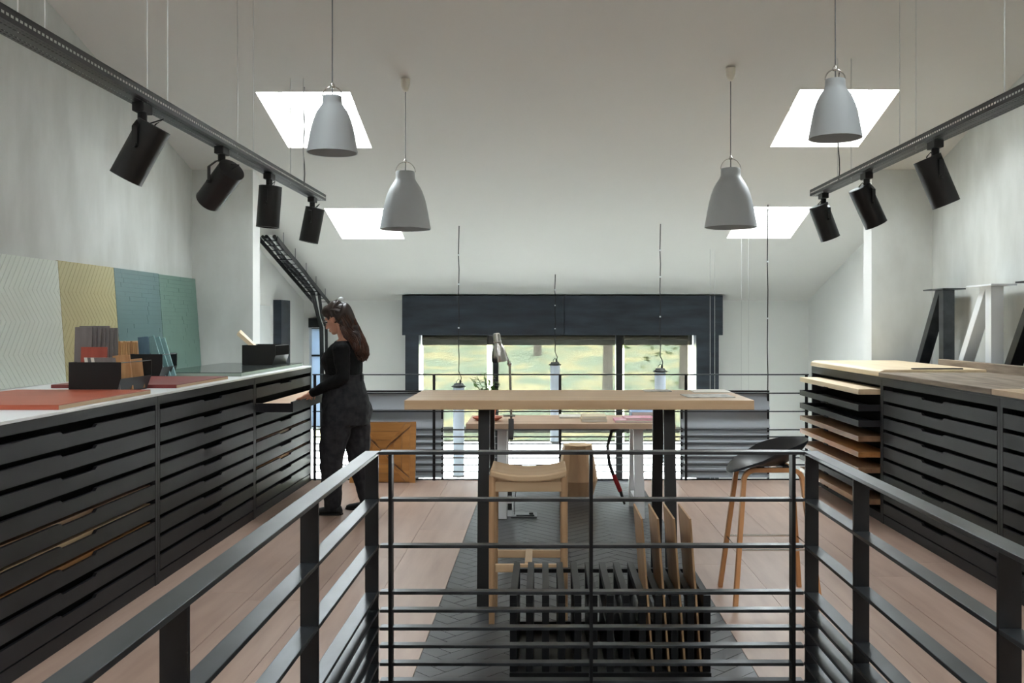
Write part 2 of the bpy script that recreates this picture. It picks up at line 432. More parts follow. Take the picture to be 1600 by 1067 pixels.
for n, (x0,x1,z0,z1) in enumerate(OPEN[1:]):
    e = struct(bpy.data.objects.new('window_%d' % (n+20), None), ('narrow vertical glazed slot beside the cable drop','low side window behind the rear railing')[n]); COL.objects.link(e); e.location = ((x0+x1)/2, YB, z0)
    MB().box(x0, x1, YB+.14, YB+.15, z0, z1).build('pane', ('glass_blue','glass')[n], e, rel=e.location)
    b = MB()
    for zz in ([z0, z1] if n else [z0, .56, 1.05, z1]): b.box(x0, x1, YB+.12, YB+.17, zz-.012, zz+.012)
    b.build('glazing_bar', 'steel_dark', e, rel=e.location)
portal((0, YB+.45, .3), (-PI/2,0,0), 3.8, 2.6)
for k, (x0, x1, lab) in enumerate(((-1.855,-.962,'woven roller blind at the end of the window nearest the woman'),(-.806,.818,'widest woven roller blind, over the middle of the window'),(.944,1.83,'woven roller blind over the window end nearest the bar stool with plastic seat'))):
    t = thing('roller_blind', lab, 'blind', ((x0+x1)/2, 13.36, -.14), 0, 'roller blinds in the wide window')
    MB().box(x0, x1, 13.36, 13.364, -.12, 1.30).build('screen', 'blind_mesh', t, rel=t.location)
    MB().tube([(x0,13.36,1.31),(x1,13.36,1.31)], .03, 12).build('roller', 'blind_cassette', t, rel=t.location, smooth=True)
    MB().box(x0, x1, 13.35, 13.374, -.14, -.12).build('bottom_bar', 'blind_cassette', t, rel=t.location)
# outdoors
b = MB(); n = 24
gv = []
def zo(x, y): return -1.32+max(0, y-24)*.135+.25*noise.noise((x*.08, y*.08, 0))*min(1, max(0, (y-23)/6))
for i in range(n+1):
    for j in range(n+1):
        x = -40+80*i/n; y = 23+45*j/n; gv.append((x, y, zo(x, y)))
b.add(gv, [(i*(n+1)+j, (i+1)*(n+1)+j, (i+1)*(n+1)+j+1, i*(n+1)+j+1) for i in range(n) for j in range(n)])
struct(b.build('floor_lawn', 'lawn', smooth=True), 'grassy bank with yellow leaves outside the window')
struct(MB().box(-40, 40, YB+.3, 23.3, -1.5, -1.31).build('floor_terrace', 'gravel'))
for k, (x, y, h, cr, lab) in enumerate(((1.75,29,6.5,0,'bare grey tree trunk outside the middle blind'),(4.2,30,5.0,1.9,'leafy tree outside the window end nearest the bar stools'),(-.4,36,7,0,'thin distant tree trunk on the grassy bank'))):
    t = thing('tree', lab, 'tree', (x, y, zo(x, y)-.1), 0, 'trees on the bank outside')
    MB().tube([(0,0,0),(.05,0,h*.5),(.0,.1,h)], [.16,.13,.06], 8).build('trunk', 'bark', t, smooth=True)
    if cr:
        bb = MB(); rr = random.Random(k)
        for _ in range(420):
            p = Vector((rr.gauss(0,.55),rr.gauss(0,.55),rr.gauss(0,.6)))*cr; s = rr.uniform(.06,.14)
            q = Matrix.Rotation(rr.uniform(0,6.28),3,'Z')@Matrix.Rotation(rr.uniform(0,6.28),3,'X')
            c = p+Vector((0,0,2.4))
            bb.add([c+q@Vector(v)*s for v in ((-1,0,0),(0,-.5,.1),(1,0,0),(0,.5,.1))], [(0,1,2,3)])
        bb.build('foliage', 'foliage', t)['kind'] = 'stuff'

# ------------------------------------------------------------------ railings of flat steel bar
ZR = [1.02,.842,.667,.492,.424,.357,.29,.223,.156,.09]
def railing(name, label, p0, p1, posts, pw=(.012,.05), flat=.05, base=0, top_w=.056):
    p0, p1 = Vector((*p0,0)), Vector((*p1,0)); d = (p1-p0).normalized()
    t = thing(name, label, 'railing', p0, 0, 'flat steel railings')
    for i, z in enumerate(ZR):
        b = MB().bar(p0+Vector((0,0,z-.006)), p1+Vector((0,0,z-.006)), top_w if i == 0 else flat, .012)
        b.build('handrail' if i == 0 else 'rail_bar', 'steel', t, rel=p0, bevel=.0015)
    for q in posts:
        c = p0+d*q
        a, bb = (pw[0], pw[1])     # across (x), along (y)
        MB().box(c.x-a/2, c.x+a/2, c.y-bb/2, c.y+bb/2, base, 1.0085).build('post', 'steel_dark', t, rel=p0, bevel=.001)
    return t
railing('stair_railing', 'near steel railing running along the woman\'s side of the stair opening', (-.825,.75), (-.825,3.63), [.01,.93,1.90,2.86], (.05,.012))
railing('stair_railing', 'near steel railing running along the stool side of the stair opening', (.829,.75), (.829,3.63), [.01,.35,1.33,2.30,2.86][1:], (.05,.012))
railing('stair_railing', 'steel railing across the head of the stair opening, before the black rack', (-.797,3.635), (.801,3.635), [.04,.797,1.56], (.013,.05), .04)
railing('edge_railing', 'long rear railing at the floor edge before the window', (-2.39,9.20), (2.36,9.20), [.02,1.162,2.37,3.576,4.73], (.026,.012), .012, 0, .03)
# louvred panels behind the rear railing
for s, lab in ((-1,'grey louvred metal panel behind the leaning parquet square'),(1,'grey louvred metal panel behind the bar stool with plastic seat')):
    x0, x1 = sorted((s*1.15, s*2.01)); t = thing('louvre_panel', lab, 'louvre', ((x0+x1)/2, 9.30, 0), 0, 'louvred metal panels at the floor edge')
    for i in range(1, 10):
        z1 = ZR[i]; z0 = ZR[i+1] if i < 9 else .012; h = z1-z0; dep = min(.06, h*.6)
        prof = [(9.27+.05+dep*.0-dep*(k/6)**2.2, z1-h*.97*k/6) for k in range(7)]
        poly = prof+[(y+.006, z+.002) for y, z in reversed(prof)]
        MB().prism(poly, 'x', x0+.004, x1-.004).build('slat', 'louvre_metal', t, rel=t.location, smooth=True)
    b = MB()
    for xx in (x0, x1-.02): b.box(xx, xx+.02, 9.305, 9.345, -.28, ZR[1]+.004)
    b.box(x0, x1, 9.30, 9.345, ZR[1], ZR[1]+.012)
    b.build('frame', 'steel_dark', t, rel=t.location)

# ------------------------------------------------------------------ drawer cabinets
def drawer_front(b, X, s, y0, y1, z0, z1, th=.018, notch=.16):
    ym = (y0+y1)/2
    poly = [(y0,z0),(y1,z0),(y1,z1),(ym+notch+.02,z1),(ym+notch,z1-.014),(ym-notch,z1-.014),(ym-notch-.02,z1),(y0,z1)]
    a, c = sorted((X, X-s*th)); return b.prism(poly, 'x', a, c)
TOPZ = 1.10
def cabinet(s, y0, y1, label, opened=None, pulled=None):
    X = s*2.40 if s < 0 else 2.37; Xb = s*3.53
    t = thing('drawer_cabinet', label, 'cabinet', ((X+Xb)/2, (y0+y1)/2, 0), 0, 'dark plan-chest cabinets'); R = t.location
    b = MB(); lo, hi = sorted((X, Xb))
    def bx(xa, xb, *r):
        xa, xb = sorted((xa, xb)); b.box(xa, xb, *r)
    bx(X, Xb, y0+.002, y0+.03, .0, 1.085); bx(X, Xb, y1-.03, y1-.002, .0, 1.085)
    bx(X, X-s*-.03, y0+.03, y1-.03, 1.036, 1.085)
    bx(X+s*.004, X+s*.05, y0+.03, y1-.03, 0, .066)
    bx(Xb-s*.03, Xb, y0+.03, y1-.03, 0, 1.085); bx(X+s*.03, Xb, y0+.03, y1-.03, 1.06, 1.085); bx(X+s*.05, Xb, y0+.03, y1-.03, 0, .03)
    b.build('carcass', 'cabinet', t, rel=R)
    bx2 = MB(); bx2.box(*sorted((X+s*.075, X+s*.08)), y0+.03, y1-.03, .03, 1.06); bx2.build('slot_shade', 'cabinet_dark', t, rel=R)  # near-black sheet standing in for the shade inside the drawer slots
    if pulled is None:
        for i in range(9):
            zt = 1.003-.1058*i; zb = zt-.080
            off = .285 if opened == i else 0
            d = MB(); drawer_front(d, X-s*(off)+s*.0, -s, y0+.036, y1-.036, zb, zt)
            o = d.build('drawer', 'cabinet', t, rel=R)
            if opened == i:
                for ya in (y0+.036, y1-.048): MB().box(*sorted((X-s*off+s*.018, X+s*.07)), ya, ya+.012, zb, zt-.012).build('drawer_side', 'cabinet', o, rel=R)
                e = MB(); e.box(*sorted((X-s*off+s*.018, X+s*.07)), y0+.048, y1-.048, zb, zb+.008); e.build('drawer_bottom', 'cabinet_dark', o, rel=R)
    else:
        for i, (m_, solid) in enumerate(pulled):
            zt = 1.006-.119*i; th = .042 if solid else .048
            xf = X-.165; ya, yb = y0+.034, y1-.20
            d = MB()
            if solid:
                d.box(xf, X+.072, ya, yb, zt-th, zt)
                o = d.build('sliding_board', m_, t, rel=R, bevel=.004)
            else:
                d.box(xf, xf+.012, ya, yb, zt-th, zt); d.box(xf+.012, X+.072, ya, ya+.012, zt-th, zt); d.box(xf+.012, X+.072, yb-.012, yb, zt-th, zt); d.box(xf+.012, X+.072, ya+.012, yb-.012, zt-th, zt-th+.01)
                o = d.build('sliding_tray', m_, t, rel=R)
            MB().box(xf-.003, xf+.002, (ya+yb)/2-.06, (ya+yb)/2+.06, zt-th-.008, zt-th+.004).build('pull', 'cabinet_dark', o, rel=R)
    return t
cabinet(-1, 7.385, 9.18, 'dark drawer cabinet with one drawer pulled open by the woman', opened=1)
cabinet(-1, 5.526, 7.385, 'dark drawer cabinet below the small black trays, between two others')
cabinet(-1, 3.667, 5.526, 'dark drawer cabinet below the orange board, cut by the picture edge')
cabinet(1, 7.235, 9.13, 'dark cabinet with a stack of wooden boards sliding out', pulled=[('pale_wood',1),('cabinet',0),('cabinet',0),('brown_wood',1),('amber_wood',1),('brown_wood',1),('cabinet',0),('brown_wood',1)])
cabinet(1, 5.36, 7.235, 'dark drawer cabinet below the weathered brown slab')
cabinet(1, 3.49, 5.36, 'dark drawer cabinet at the picture edge below the oak plank end')
b = MB().box(-3.53, -2.397, 3.667, 9.18, 1.085, TOPZ)
tag(b.build('worktop', 'white_worktop', bevel=.002), 'long white worktop over the cabinets beside the woman', 'worktop')
tag(MB().box(2.37, 3.53, 3.49, 9.13, 1.085, TOPZ).build('worktop', 'cabinet', bevel=.002), 'dark steel worktop under the wooden slabs', 'worktop')
# boards seen through the drawer slots and in the open drawer
for (ya, yb), i, m_, lab in (((3.71,5.48),4,'brown_wood','brown board glimpsed in the fifth drawer below the orange board'),((3.71,5.48),5,'oak_y','oak board glimpsed in the sixth drawer below the orange board'),((3.71,5.48),6,'amber_wood','amber board glimpsed in the seventh drawer below the orange board'),((7.43,9.13),4,'brown_wood','brown board glimpsed in the fifth drawer beside the woman'),((7.43,9.13),6,'amber_wood','amber board glimpsed in the seventh drawer beside the woman')):
    zt = 1.003-.1058*i; tag(MB().box(-2.472, -2.424, ya, yb, zt-.022, zt+.002).build('sample_board', m_), lab, 'board', 'boards lying inside closed drawers')
tag(MB().box(-2.40+.0, -2.15, 7.45, 9.1, .852, .872).build('sample_board', 'desk_wood'), 'pale pinkish board lying in the open drawer under the woman\'s hand', 'board')

# ------------------------------------------------------------------ things on the woman's side worktop
def leaning_panel(y0, y1, h, m_, kind, lab, band):
    L = y1-y0; t = thing('display_board', lab, 'panel', (-3.45, (y0+y1)/2, TOPZ+.0025), 0, 'painted panels leaning on the concrete wall')
    tilt = Matrix.Rotation(-math.atan2(.06, h), 4, 'Y')
    MB().box(-.03, 0, -L/2, L/2, 0, h, tilt).build('backing', m_, t)
    b = MB(); g = .0022 if kind == 'chevron' else .0012
    if kind == 'chevron':
        nb = int(round(h/band)); bh = h/nb; p = .055
        for r in range(nb):
            z0, z1 = r*bh, (r+1)*bh; sl = .17*(1 if r % 2 else -1)
            for k in range(-6, int(L/p)+7):
                y = -L/2+k*p
                q = clip([(y+g, z0),(y+p-g, z0),(y+p-g+sl, z1),(y+g+sl, z1)], -L/2, L/2, z0, z1)
                if len(q) > 2: b.prism(q, 'x', 0, .0035, tilt)
    else:
        nb = int(round(h/band)); bh = h/nb; rr = random.Random(int(y0*10))
        for r in range(nb):
            y = -L/2-rr.uniform(0, .25)
            while y < L/2:
                y2 = y+.32; a, c = max(y, -L/2)+g*.5, min(y2, L/2)-g*.5
                if c > a: b.prism([(a, r*bh+g*.5),(c, r*bh+g*.5),(c, (r+1)*bh-g*.5),(a, (r+1)*bh-g*.5)], 'x', 0, .003+rr.uniform(0,.0015), tilt)
                y = y2
    b.build('strip_relief', m_, t)['kind'] = 'stuff'
leaning_panel(4.90, 6.575, .83, 'pale_green', 'chevron', 'pale grey-green chevron panel leaning on the wall', .2)
leaning_panel(6.58, 7.43, .835, 'ochre', 'chevron', 'ochre yellow chevron panel leaning on the wall', .2)
leaning_panel(7.435, 8.295, .835, 'teal_paint', 'plank', 'teal planked panel leaning on the wall', .036)
leaning_panel(8.30, 9.17, .83, 'green_paint', 'plank', 'sage green planked panel leaning nearest the concrete pier', .036)
def board(x0, x1, y0, y1, z0, z1, m_, edge, name, lab):
    t = thing(name, lab, 'board', ((x0+x1)/2, (y0+y1)/2, z0))
    MB().box(x0, x1, y0, y1, z0+.001, z1).build('core', edge, t, rel=t.location)
    b = MB().box(x0, x1-.001, y0-.002, y1, z1, z1+.004); b.box(x0, x1-.001, y0-.004, y0-.0005, z0+.001, z1)
    b.build('painted_face', m_, t, rel=t.location)
board(-3.2, -2.43, 4.46, 5.50, TOPZ, TOPZ+.020, 'orange_wood', 'oak_y', 'painted_board', 'orange-red board lying at the front of the white worktop')
board(-3.24, -2.46, 5.97, 6.94, TOPZ, TOPZ+.018, 'dark_red_wood', 'oak_y', 'painted_board', 'dark red board lying under the nearest black tray')
t = thing('polished_slab', 'dark polished slab lying flat at the far end of the white worktop', 'slab', (-2.88, 8.2, TOPZ))
MB().box(-3.22, -2.47, 7.28, 9.12, TOPZ+.001, TOPZ+.026).build('core', 'slab_edge', t, rel=t.location)
MB().box(-3.22, -2.472, 7.28, 9.12, TOPZ+.026, TOPZ+.03).build('top_face', 'glossy_slab', t, rel=t.location)
def tray(x0, x1, y0, y1, z, lab, h=.18):
    t = thing('sample_tray', lab, 'tray', ((x0+x1)/2, (y0+y1)/2, z), 0, 'black steel sample trays'); R = t.location
    side = [(x0,z+.001),(x1-.03,z+.001),(x1,z+.085),(x1,z+h),(x0,z+h)]
    for y in (y0, y1-.004):
        MB().prism(side, 'y', y, y+.004).build('side', 'black_metal', t, rel=R)
    MB().box(x0, x0+.004, y0+.004, y1-.004, z+.001, z+h).build('back', 'black_metal', t, rel=R)
    MB().box(x0+.004, x1-.03, y0+.004, y1-.004, z+.001, z+.005).build('bottom', 'black_metal', t, rel=R)
    MB().prism([(x1-.034,z+.002),(x1-.03,z+.002),(x1,z+.085),(x1-.004,z+.085)], 'y', y0+.004, y1-.004).build('sloped_front', 'black_metal', t, rel=R)
    MB().tube([(x1-.004,y0+.004,z+h-.004),(x1-.004,y1-.004,z+h-.004)], .003, 6).build('top_rod', 'black_metal', t, rel=R)
    return t
tray(-2.90, -2.60, 5.50, 5.93, TOPZ, 'near black steel sample tray, behind the orange board')
tray(-3.20, -2.95, 6.98, 7.26, TOPZ, 'middle black steel tray, with blue and pale teal samples')
tray(-2.88, -2.58, 8.60, 9.06, TOPZ+.03, 'far black steel tray holding a few pale sticks')
def sample(x, y, z, w, h, th, m_, lab, group, lean=0, yaw=0, leany=0):
    M = Matrix.Translation((0,0,0))@Matrix.Rotation(yaw,4,'Z')@Matrix.Rotation(lean,4,'Y')@Matrix.Rotation(leany,4,'X')
    o = MB().box(-w/2, w/2, -th/2, th/2, 0, h, M).build('wood_sample', m_, bevel=.001)
    o.location = (x, y, z+.006)
    return tag(o, lab, 'sample', group)
z = TOPZ
ORD = ['first','second','third','fourth','fifth','sixth','seventh','eighth','ninth']
for i in range(7):
    sample(-2.862+.015*i, 5.585+.022*i, z, .10, .375+.008*math.sin(i*2), .016, 'grey_wood', ORD[i]+' tall grey sample from the front of the near black tray', 'tall grey samples', 0, .0, -.06)
sample(-2.79, 5.57, z, .15, .26, .014, 'red_wood', 'rust red wood sample standing in front of the tall grey ones', None, 0, 0, -.04)
for i in range(4):
    o = MB().prism([(0,0),(.12,0),(.085,.20),(-.035,.20)], 'y', -.004, .004).build('wood_sample', 'grey_wood' if i % 2 else 'paper')
    o.location = (-2.79+.022*i, 5.53-.006*i, z+.006); tag(o, ['leaning white-faced sample furthest into the near tray','leaning short grey sample between two white-faced ones','leaning thin white-faced sample in the near tray','leaning short grey sample nearest the tray opening'][i], 'sample', 'short leaning samples')
for i, yy in enumerate((5.70, 5.86)):
    sample(-2.665, yy, z, .10, .21-.03*i, .016, 'sample_oak', ['light oak sample in the opening of the near tray','light oak sample at the far end of the near tray'][i], 'oak samples in the near tray', -.1, .4*i)
for i in range(9):
    sample(-3.325+.0175*i, 7.13, z, .10, .262+.006*math.sin(i*2.3), .0145, 'sample_oak', ORD[i]+' oak sample from the ochre panel, in the row beside the blue one', 'oak samples in a row', 0, PI/2)
sample(-3.10, 7.06, z, .075, .30, .016, 'blue_wood', 'blue painted sample standing in the middle tray', None, -.1, 0, -.05)
sample(-3.075, 7.10, z, .03, .30, .016, 'brown_wood', 'brown sample between the blue and pale teal ones', None, -.2, 0, -.05)
for i in range(3):
    sample(-3.00+.02*i, 7.10+.045*i, z, .06, .315-.01*i, .014, 'teal_wood', ['pale teal sample beside the brown one in the middle tray','pale teal sample between two others in the middle tray','rearmost pale teal sample in the middle tray'][i], 'pale teal samples', -.30, 0, -.03)
for i in range(3):
    sample(-2.625-.02*i, 8.64+.05*i, z+.045, .035, .40, .03, 'pale_wood', ['pale wooden stick leaning in the far tray, nearest','pale wooden stick leaning in the far tray, in the middle','pale wooden stick leaning in the far tray, rearmost'][i], 'sticks in the far tray', -.85+.03*i)

# ------------------------------------------------------------------ things on the other worktop
z = TOPZ
t = tag(MB().prism([(2.355,z+.001),(3.17,z+.001),(3.17,z+.055),(2.40,z+.055),(2.36,z+.04)], 'y', 7.25, 9.12).build('wood_slab', 'pale_wood', bevel=.008), 'pale wooden slab with a rounded edge above the sliding boards', 'slab')
tag(MB().box(2.345, 3.18, 5.42, 7.235, z+.001, z+.034).build('wood_slab', 'rough_wood', bevel=.003), 'weathered brown plank slab on the dark worktop', 'slab')
tag(MB().box(2.345, 3.1, 4.0, 5.41, z+.001, z+.034).build('wood_slab', 'oak_y', bevel=.003), 'light oak plank end at the picture edge', 'slab')
tag(MB().box(2.50, 2.95, 4.7, 5.38, z+.035, z+.041).build('paper_sheet', 'paper'), 'white sheet lying on the light oak plank end', 'paper')
tag(MB().box(2.62, 3.0, 7.27, 7.31, z+.056, z+.064).build('metal_bar', 'steel_dark', bevel=.001), 'thin dark bar lying across the pale slab', 'bar')
tag(MB().box(3.19, 3.25, 4.6, 8.2, z+.001, z+.10).build('rough_beam', 'rough_wood', bevel=.004), 'rough weathered board standing on edge before the table legs', 'board')
def leg_frame(y, m_, lab):
    t = thing('table_leg_frame', lab, 'table leg', (3.40, y, z), 0, 'table legs leaning on the concrete wall')
    MB().box(-.05, .05, -.05, .05, 0, .70).build('upright', m_, t, bevel=.003)
    MB().prism([(.03,.70),(.13,.70),(.62,0),(.52,0)], 'x', -.05, .05).build('slanted_leg', m_, t, bevel=.003)
    MB().box(-.10, .10, -.16, .28, .70, .712).build('top_plate', m_, t)
leg_frame(8.52, 'steel', 'bare steel slanted table leg leaning nearest the pier')
leg_frame(7.62, 'white_metal', 'white slanted table leg between the two dark ones')
leg_frame(6.80, 'black_metal', 'black slanted table leg at the picture edge')

# ------------------------------------------------------------------ bar table, desk
t = thing('bar_table', 'high oak bar table on black steel trestles in the middle', 'table', (0, 5.45, 0)); R = t.location
o = MB().box(-.912, .93, 5.05, 5.84, 1.048, 1.098).build('table_top', 'oak', t, rel=R, bevel=.003)
for x in (-.50, .50):
    for yt, yb in ((5.20,5.07),(5.68,5.80)):
        MB().bar((x,yb,0), (x,yt,1.04), .062, .032, (0,1,0)).build('leg', 'black_metal', t, rel=R, bevel=.002)
    MB().box(x-.035, x+.035, 5.15, 5.73, 1.038, 1.047).build('mounting_plate', 'black_metal', t, rel=R)
for x0,x1,y0,y1,m_,lab,rz in ((.42,.58,5.68,5.82,'grey_print','folded leaflet near the rear edge of the bar table',0),(.60,.86,5.22,5.44,'grey_print','open patterned brochure at the front corner of the bar table',.06),(.70,.92,5.60,5.83,'paper','white paper sheet at the rear corner of the bar table',0)):
    o = MB().box(-(x1-x0)/2,(x1-x0)/2,-(y1-y0)/2,(y1-y0)/2,.0005,.004).build('brochure', m_); o.location = ((x0+x1)/2,(y0+y1)/2,1.0985); o.rotation_euler[2] = rz; tag(o, lab, 'paper')
t = thing('desk', 'oak desk on white trestle legs behind the bar table', 'desk', (.03, 7.65, 0)); R = t.location
MB().box(-.77, .827, 7.30, 8.0, .70, .74).build('desk_top', 'desk_wood', t, rel=R, bevel=.002)
for x in (-.50, .56):
    for yt, yb in ((7.50,7.38),(7.80,7.92)):
        MB().bar((x,yb,0), (x,yt,.68), .075, .045, (0,1,0)).build('leg', 'white_metal', t, rel=R, bevel=.002)
    MB().box(x-.05, x+.05, 7.40, 7.90, .68, .70).build('crossbar', 'white_metal', t, rel=R)
MB().box(.53, .59, 7.46, 7.84, .10, .14).build('stretcher', 'white_metal', t, rel=R)
MB().box(-.53, -.47, 7.46, 7.84, .10, .14).build('stretcher', 'white_metal', t, rel=R)
def book(x0, x1, y0, y1, z0, th, cover, lab, cat='book', rz=0):
    t = thing('book', lab, cat, ((x0+x1)/2, (y0+y1)/2, z0), rz, 'books on the desk'); hx, hy = (x1-x0)/2, (y1-y0)/2
    MB().box(-hx+.003, hx-.003, -hy+.003, hy-.003, .003, th-.002).build('pages', 'paper', t)
    b = MB().box(-hx, hx, -hy, hy, .0005, .003); b.box(-hx, hx, -hy, hy, th-.002, th); b.box(-hx, -hx+.003, -hy, hy, .003, th-.002); b.build('cover', cover, t)
zd = .7405
book(.115, .315, 7.42, 7.68, zd, .024, 'cream_paper', 'lower cream book of the pair on the desk')
book(.12, .31, 7.42, 7.67, zd+.0245, .02, 'cream_paper', 'upper cream book of the pair on the desk')
book(.37, .70, 7.36, 7.60, zd, .02, 'pink_print', 'pink patterned magazine flat on the desk', 'magazine')
book(.45, .68, 7.40, 7.60, zd+.0205, .014, 'pink_print', 'smaller pink magazine on top of the patterned one', 'magazine', .1)
book(.52, .74, 7.62, 7.84, zd, .06, 'blue_print', 'thick pale blue book behind the pink magazines')
book(-.05, .28, 7.72, 7.96, zd, .012, 'paper', 'white open folder at the rear of the desk', 'folder')
# potted plant
t = thing('potted_plant', 'small leafy plant in a terracotta pot at the desk end', 'plant', (-.62, 7.55, zd))
MB().lathe([(.055,.012),(.085,.16),(.095,.16),(.095,.185),(.083,.185),(.08,.16),(.03,.15)], 24).build('pot', 'terracotta', t, smooth=True)
MB().lathe([(.08,0),(.115,.022),(.118,.028),(.108,.028),(.06,.011)], 24).build('saucer', 'terracotta', t, smooth=True)
lf = MB(); rr = random.Random(3); sm = MB()
for k in range(13):
    a = rr.uniform(0, 6.28); rad = rr.uniform(.04,.16); hh = rr.uniform(.26,.37)
    tip = Vector((math.cos(a)*rad, math.sin(a)*rad, hh)); mid = Vector((tip.x*.3, tip.y*.3, hh*.65))
    sm.tube([(0,0,.14), mid, tip], [.003,.0025,.0015], 5)
    for q in range(7):
        p = mid.lerp(tip, q/6); dr = Vector((rr.uniform(-1,1), rr.uniform(-1,1), rr.uniform(-.3,.5))).normalized(); sd = dr.cross(Vector((0,0,1))).normalized()*.012
        lf.add([p, p+dr*.025+sd, p+dr*.055+Vector((0,0,-.006)), p+dr*.025-sd], [(0,1,2,3)])
lf.build('leaves', 'leaf', t)['kind'] = 'stuff'; sm.build('stems', 'leaf', t)
# desk lamp clamped to the front edge
t = thing('desk_lamp', 'polished chrome desk lamp clamped to the front of the desk', 'lamp', (-.425, 7.32, .70)); R = t.location
x = -.425
b = MB().box(x-.02, x+.02, 7.285, 7.30, .62, .78); b.box(x-.02, x+.02, 7.30, 7.36, .741, .755); b.box(x-.015, x+.015, 7.285, 7.35, .62, .64); b.build('clamp', 'galvanised', t, rel=R, bevel=.002)
MB().tube([(x,7.34,.64),(x,7.34,.69)], .008, 10).build('clamp_screw', 'chrome', t, rel=R, smooth=True)
MB().tube([(x,7.33,.75),(x,7.33,.80),(x-.012,7.33,1.19)], .0095, 10).build('pole', 'chrome', t, rel=R, smooth=True)
MB().tube([(x-.06,7.32,.80),(x+.03,7.32,.80)], .008, 8).build('side_knob', 'chrome', t, rel=R, smooth=True)
MB().ell((x-.014,7.33,1.195), (.018,.018,.018)).build('joint', 'chrome', t, rel=R, smooth=True)
MB().tube([(x-.014,7.33,1.195),(x-.05,7.32,1.29),(x-.085,7.31,1.36)], [.008,.009,.01], 10).build('arm', 'chrome', t, rel=R, smooth=True)
Ms = Matrix.Translation((x-.098,7.30,1.315))@Matrix.Rotation(-.12,4,'Y')@Matrix.Rotation(.10,4,'X')
b = MB(); prof = [(.062,-.10),(.06,-.06),(.052,-.02),(.036,.02),(.028,.04),(.028,.10),(.022,.115),(.004,.118)]
b.lathe(prof+[], 24, Ms.to_3x3(), Ms.translation, caps=False); b.lathe([(.060,-.10),(.057,-.06),(.049,-.02),(.033,.015)], 24, Ms.to_3x3(), Ms.translation, caps=False)
b.build('shade', 'chrome', t, rel=R, smooth=True)
MB().lathe([(.03,.045),(.033,.05),(.03,.055)], 20, Ms.to_3x3(), Ms.translation).build('collar', 'chrome', t, rel=R, smooth=True)
MB().tube([(x+.0,7.30,.63),(x+.005,7.31,.50),(x+.05,7.4,.35),(x+.02,7.5,.1),(x+.02,7.5,.01)], .003, 6).build('lamp_cord', 'cable_black', t, rel=R)
# socket strip, floor box, red-ended cable
t = thing('socket_strip', 'white multi-socket strip fixed beside the desk leg', 'socket', (-.438, 7.40, .02))
MB().box(-.02,.02,-.02,.02,0,.36).build('housing', 'white_metal', t, bevel=.003)
for k in range(3): MB().box(-.016,.016,-.024,-.0195,.05+.11*k,.10+.11*k).build('socket', 'black_plastic', t)
t = thing('floor_box', 'steel floor outlet box on the dark runner under the desk', 'outlet', (-.33, 7.50, 0))
MB().box(-.10,.10,-.09,.09,.0005,.012).build('frame', 'galvanised', t, bevel=.002); MB().box(-.06,.08,-.06,.05,.0125,.02).build('lid', 'steel', t); MB().box(.04,.07,-.04,.0,.0205,.03).build('latch', 'black_plastic', t)
t = thing('power_cord', 'black cord with a red end curving beside the white desk leg', 'cord', (.40, 7.86, 0))
MB().tube([(.46-.40,0,.66),(.38-.40,0,.62),(.345-.40,0,.50),(.36-.40,0,.36),(.395-.40,0,.255)], .014, 8).build('cord', 'cable_black', t, smooth=True)
MB().tube([(-.005,0,.265),(.05,0,.13)], .019, 10).build('red_sleeve', 'red_rubber', t, smooth=True)
MB().tube([(.05,0,.135),(.085,0,.025)], [.014,.009], 8).build('tip', 'cable_black', t, smooth=True)

# ------------------------------------------------------------------ stools
t = thing('bar_stool', 'oak bar stool with a curved seat in front of the bar table', 'stool', (-.255, 4.93, 0))
b = MB(); n = 14; W2, D2 = .19, .17
rows = []
for k in range(n+1):
    u = -1+2*k/n; zz = .748+.028*abs(u)**2.2-.0*u
    rows.append([(W2*u, -D2, zz-.034),(W2*u, D2, zz-.034),(W2*u, D2, zz),(W2*u, -D2, zz)])
b.loft(rows); b.build('seat', 'oak', t, bevel=.008)
for sx in (-1, 1):
    for sy in (-1, 1):
        MB().tube([(sx*.182, sy*.155, 0),(sx*.180, sy*.150, .5),(sx*.178, sy*.145, .745)], [.0145,.017,.018], 12).build('leg', 'stool_oak', t, smooth=True)
for sy in (-1, 1): MB().box(-.165,.165,sy*.148-.011,sy*.148+.011,.265,.305).build('stretcher', 'oak', t, bevel=.003); MB().box(-.165,.165,sy*.146-.011,sy*.146+.011,.665,.715).build('seat_rail', 'oak', t, bevel=.003)
MB().box(-.018,.018,-.137,.137,.285,.312).build('cross_stretcher', 'oak_y', t, bevel=.003)
t = thing('low_stool', 'faceted oak barrel stool behind the desk', 'stool', (.115, 8.30, 0))
MB().lathe([(.125,0),(.13,.004),(.175,.155),(.130,.432),(.128,.445),(.10,.448)], 12).build('body', 'stool_oak', t)
MB().lathe([(.128,.4485),(.128,.458),(.118,.462)], 12).build('seat', 'oak', t)
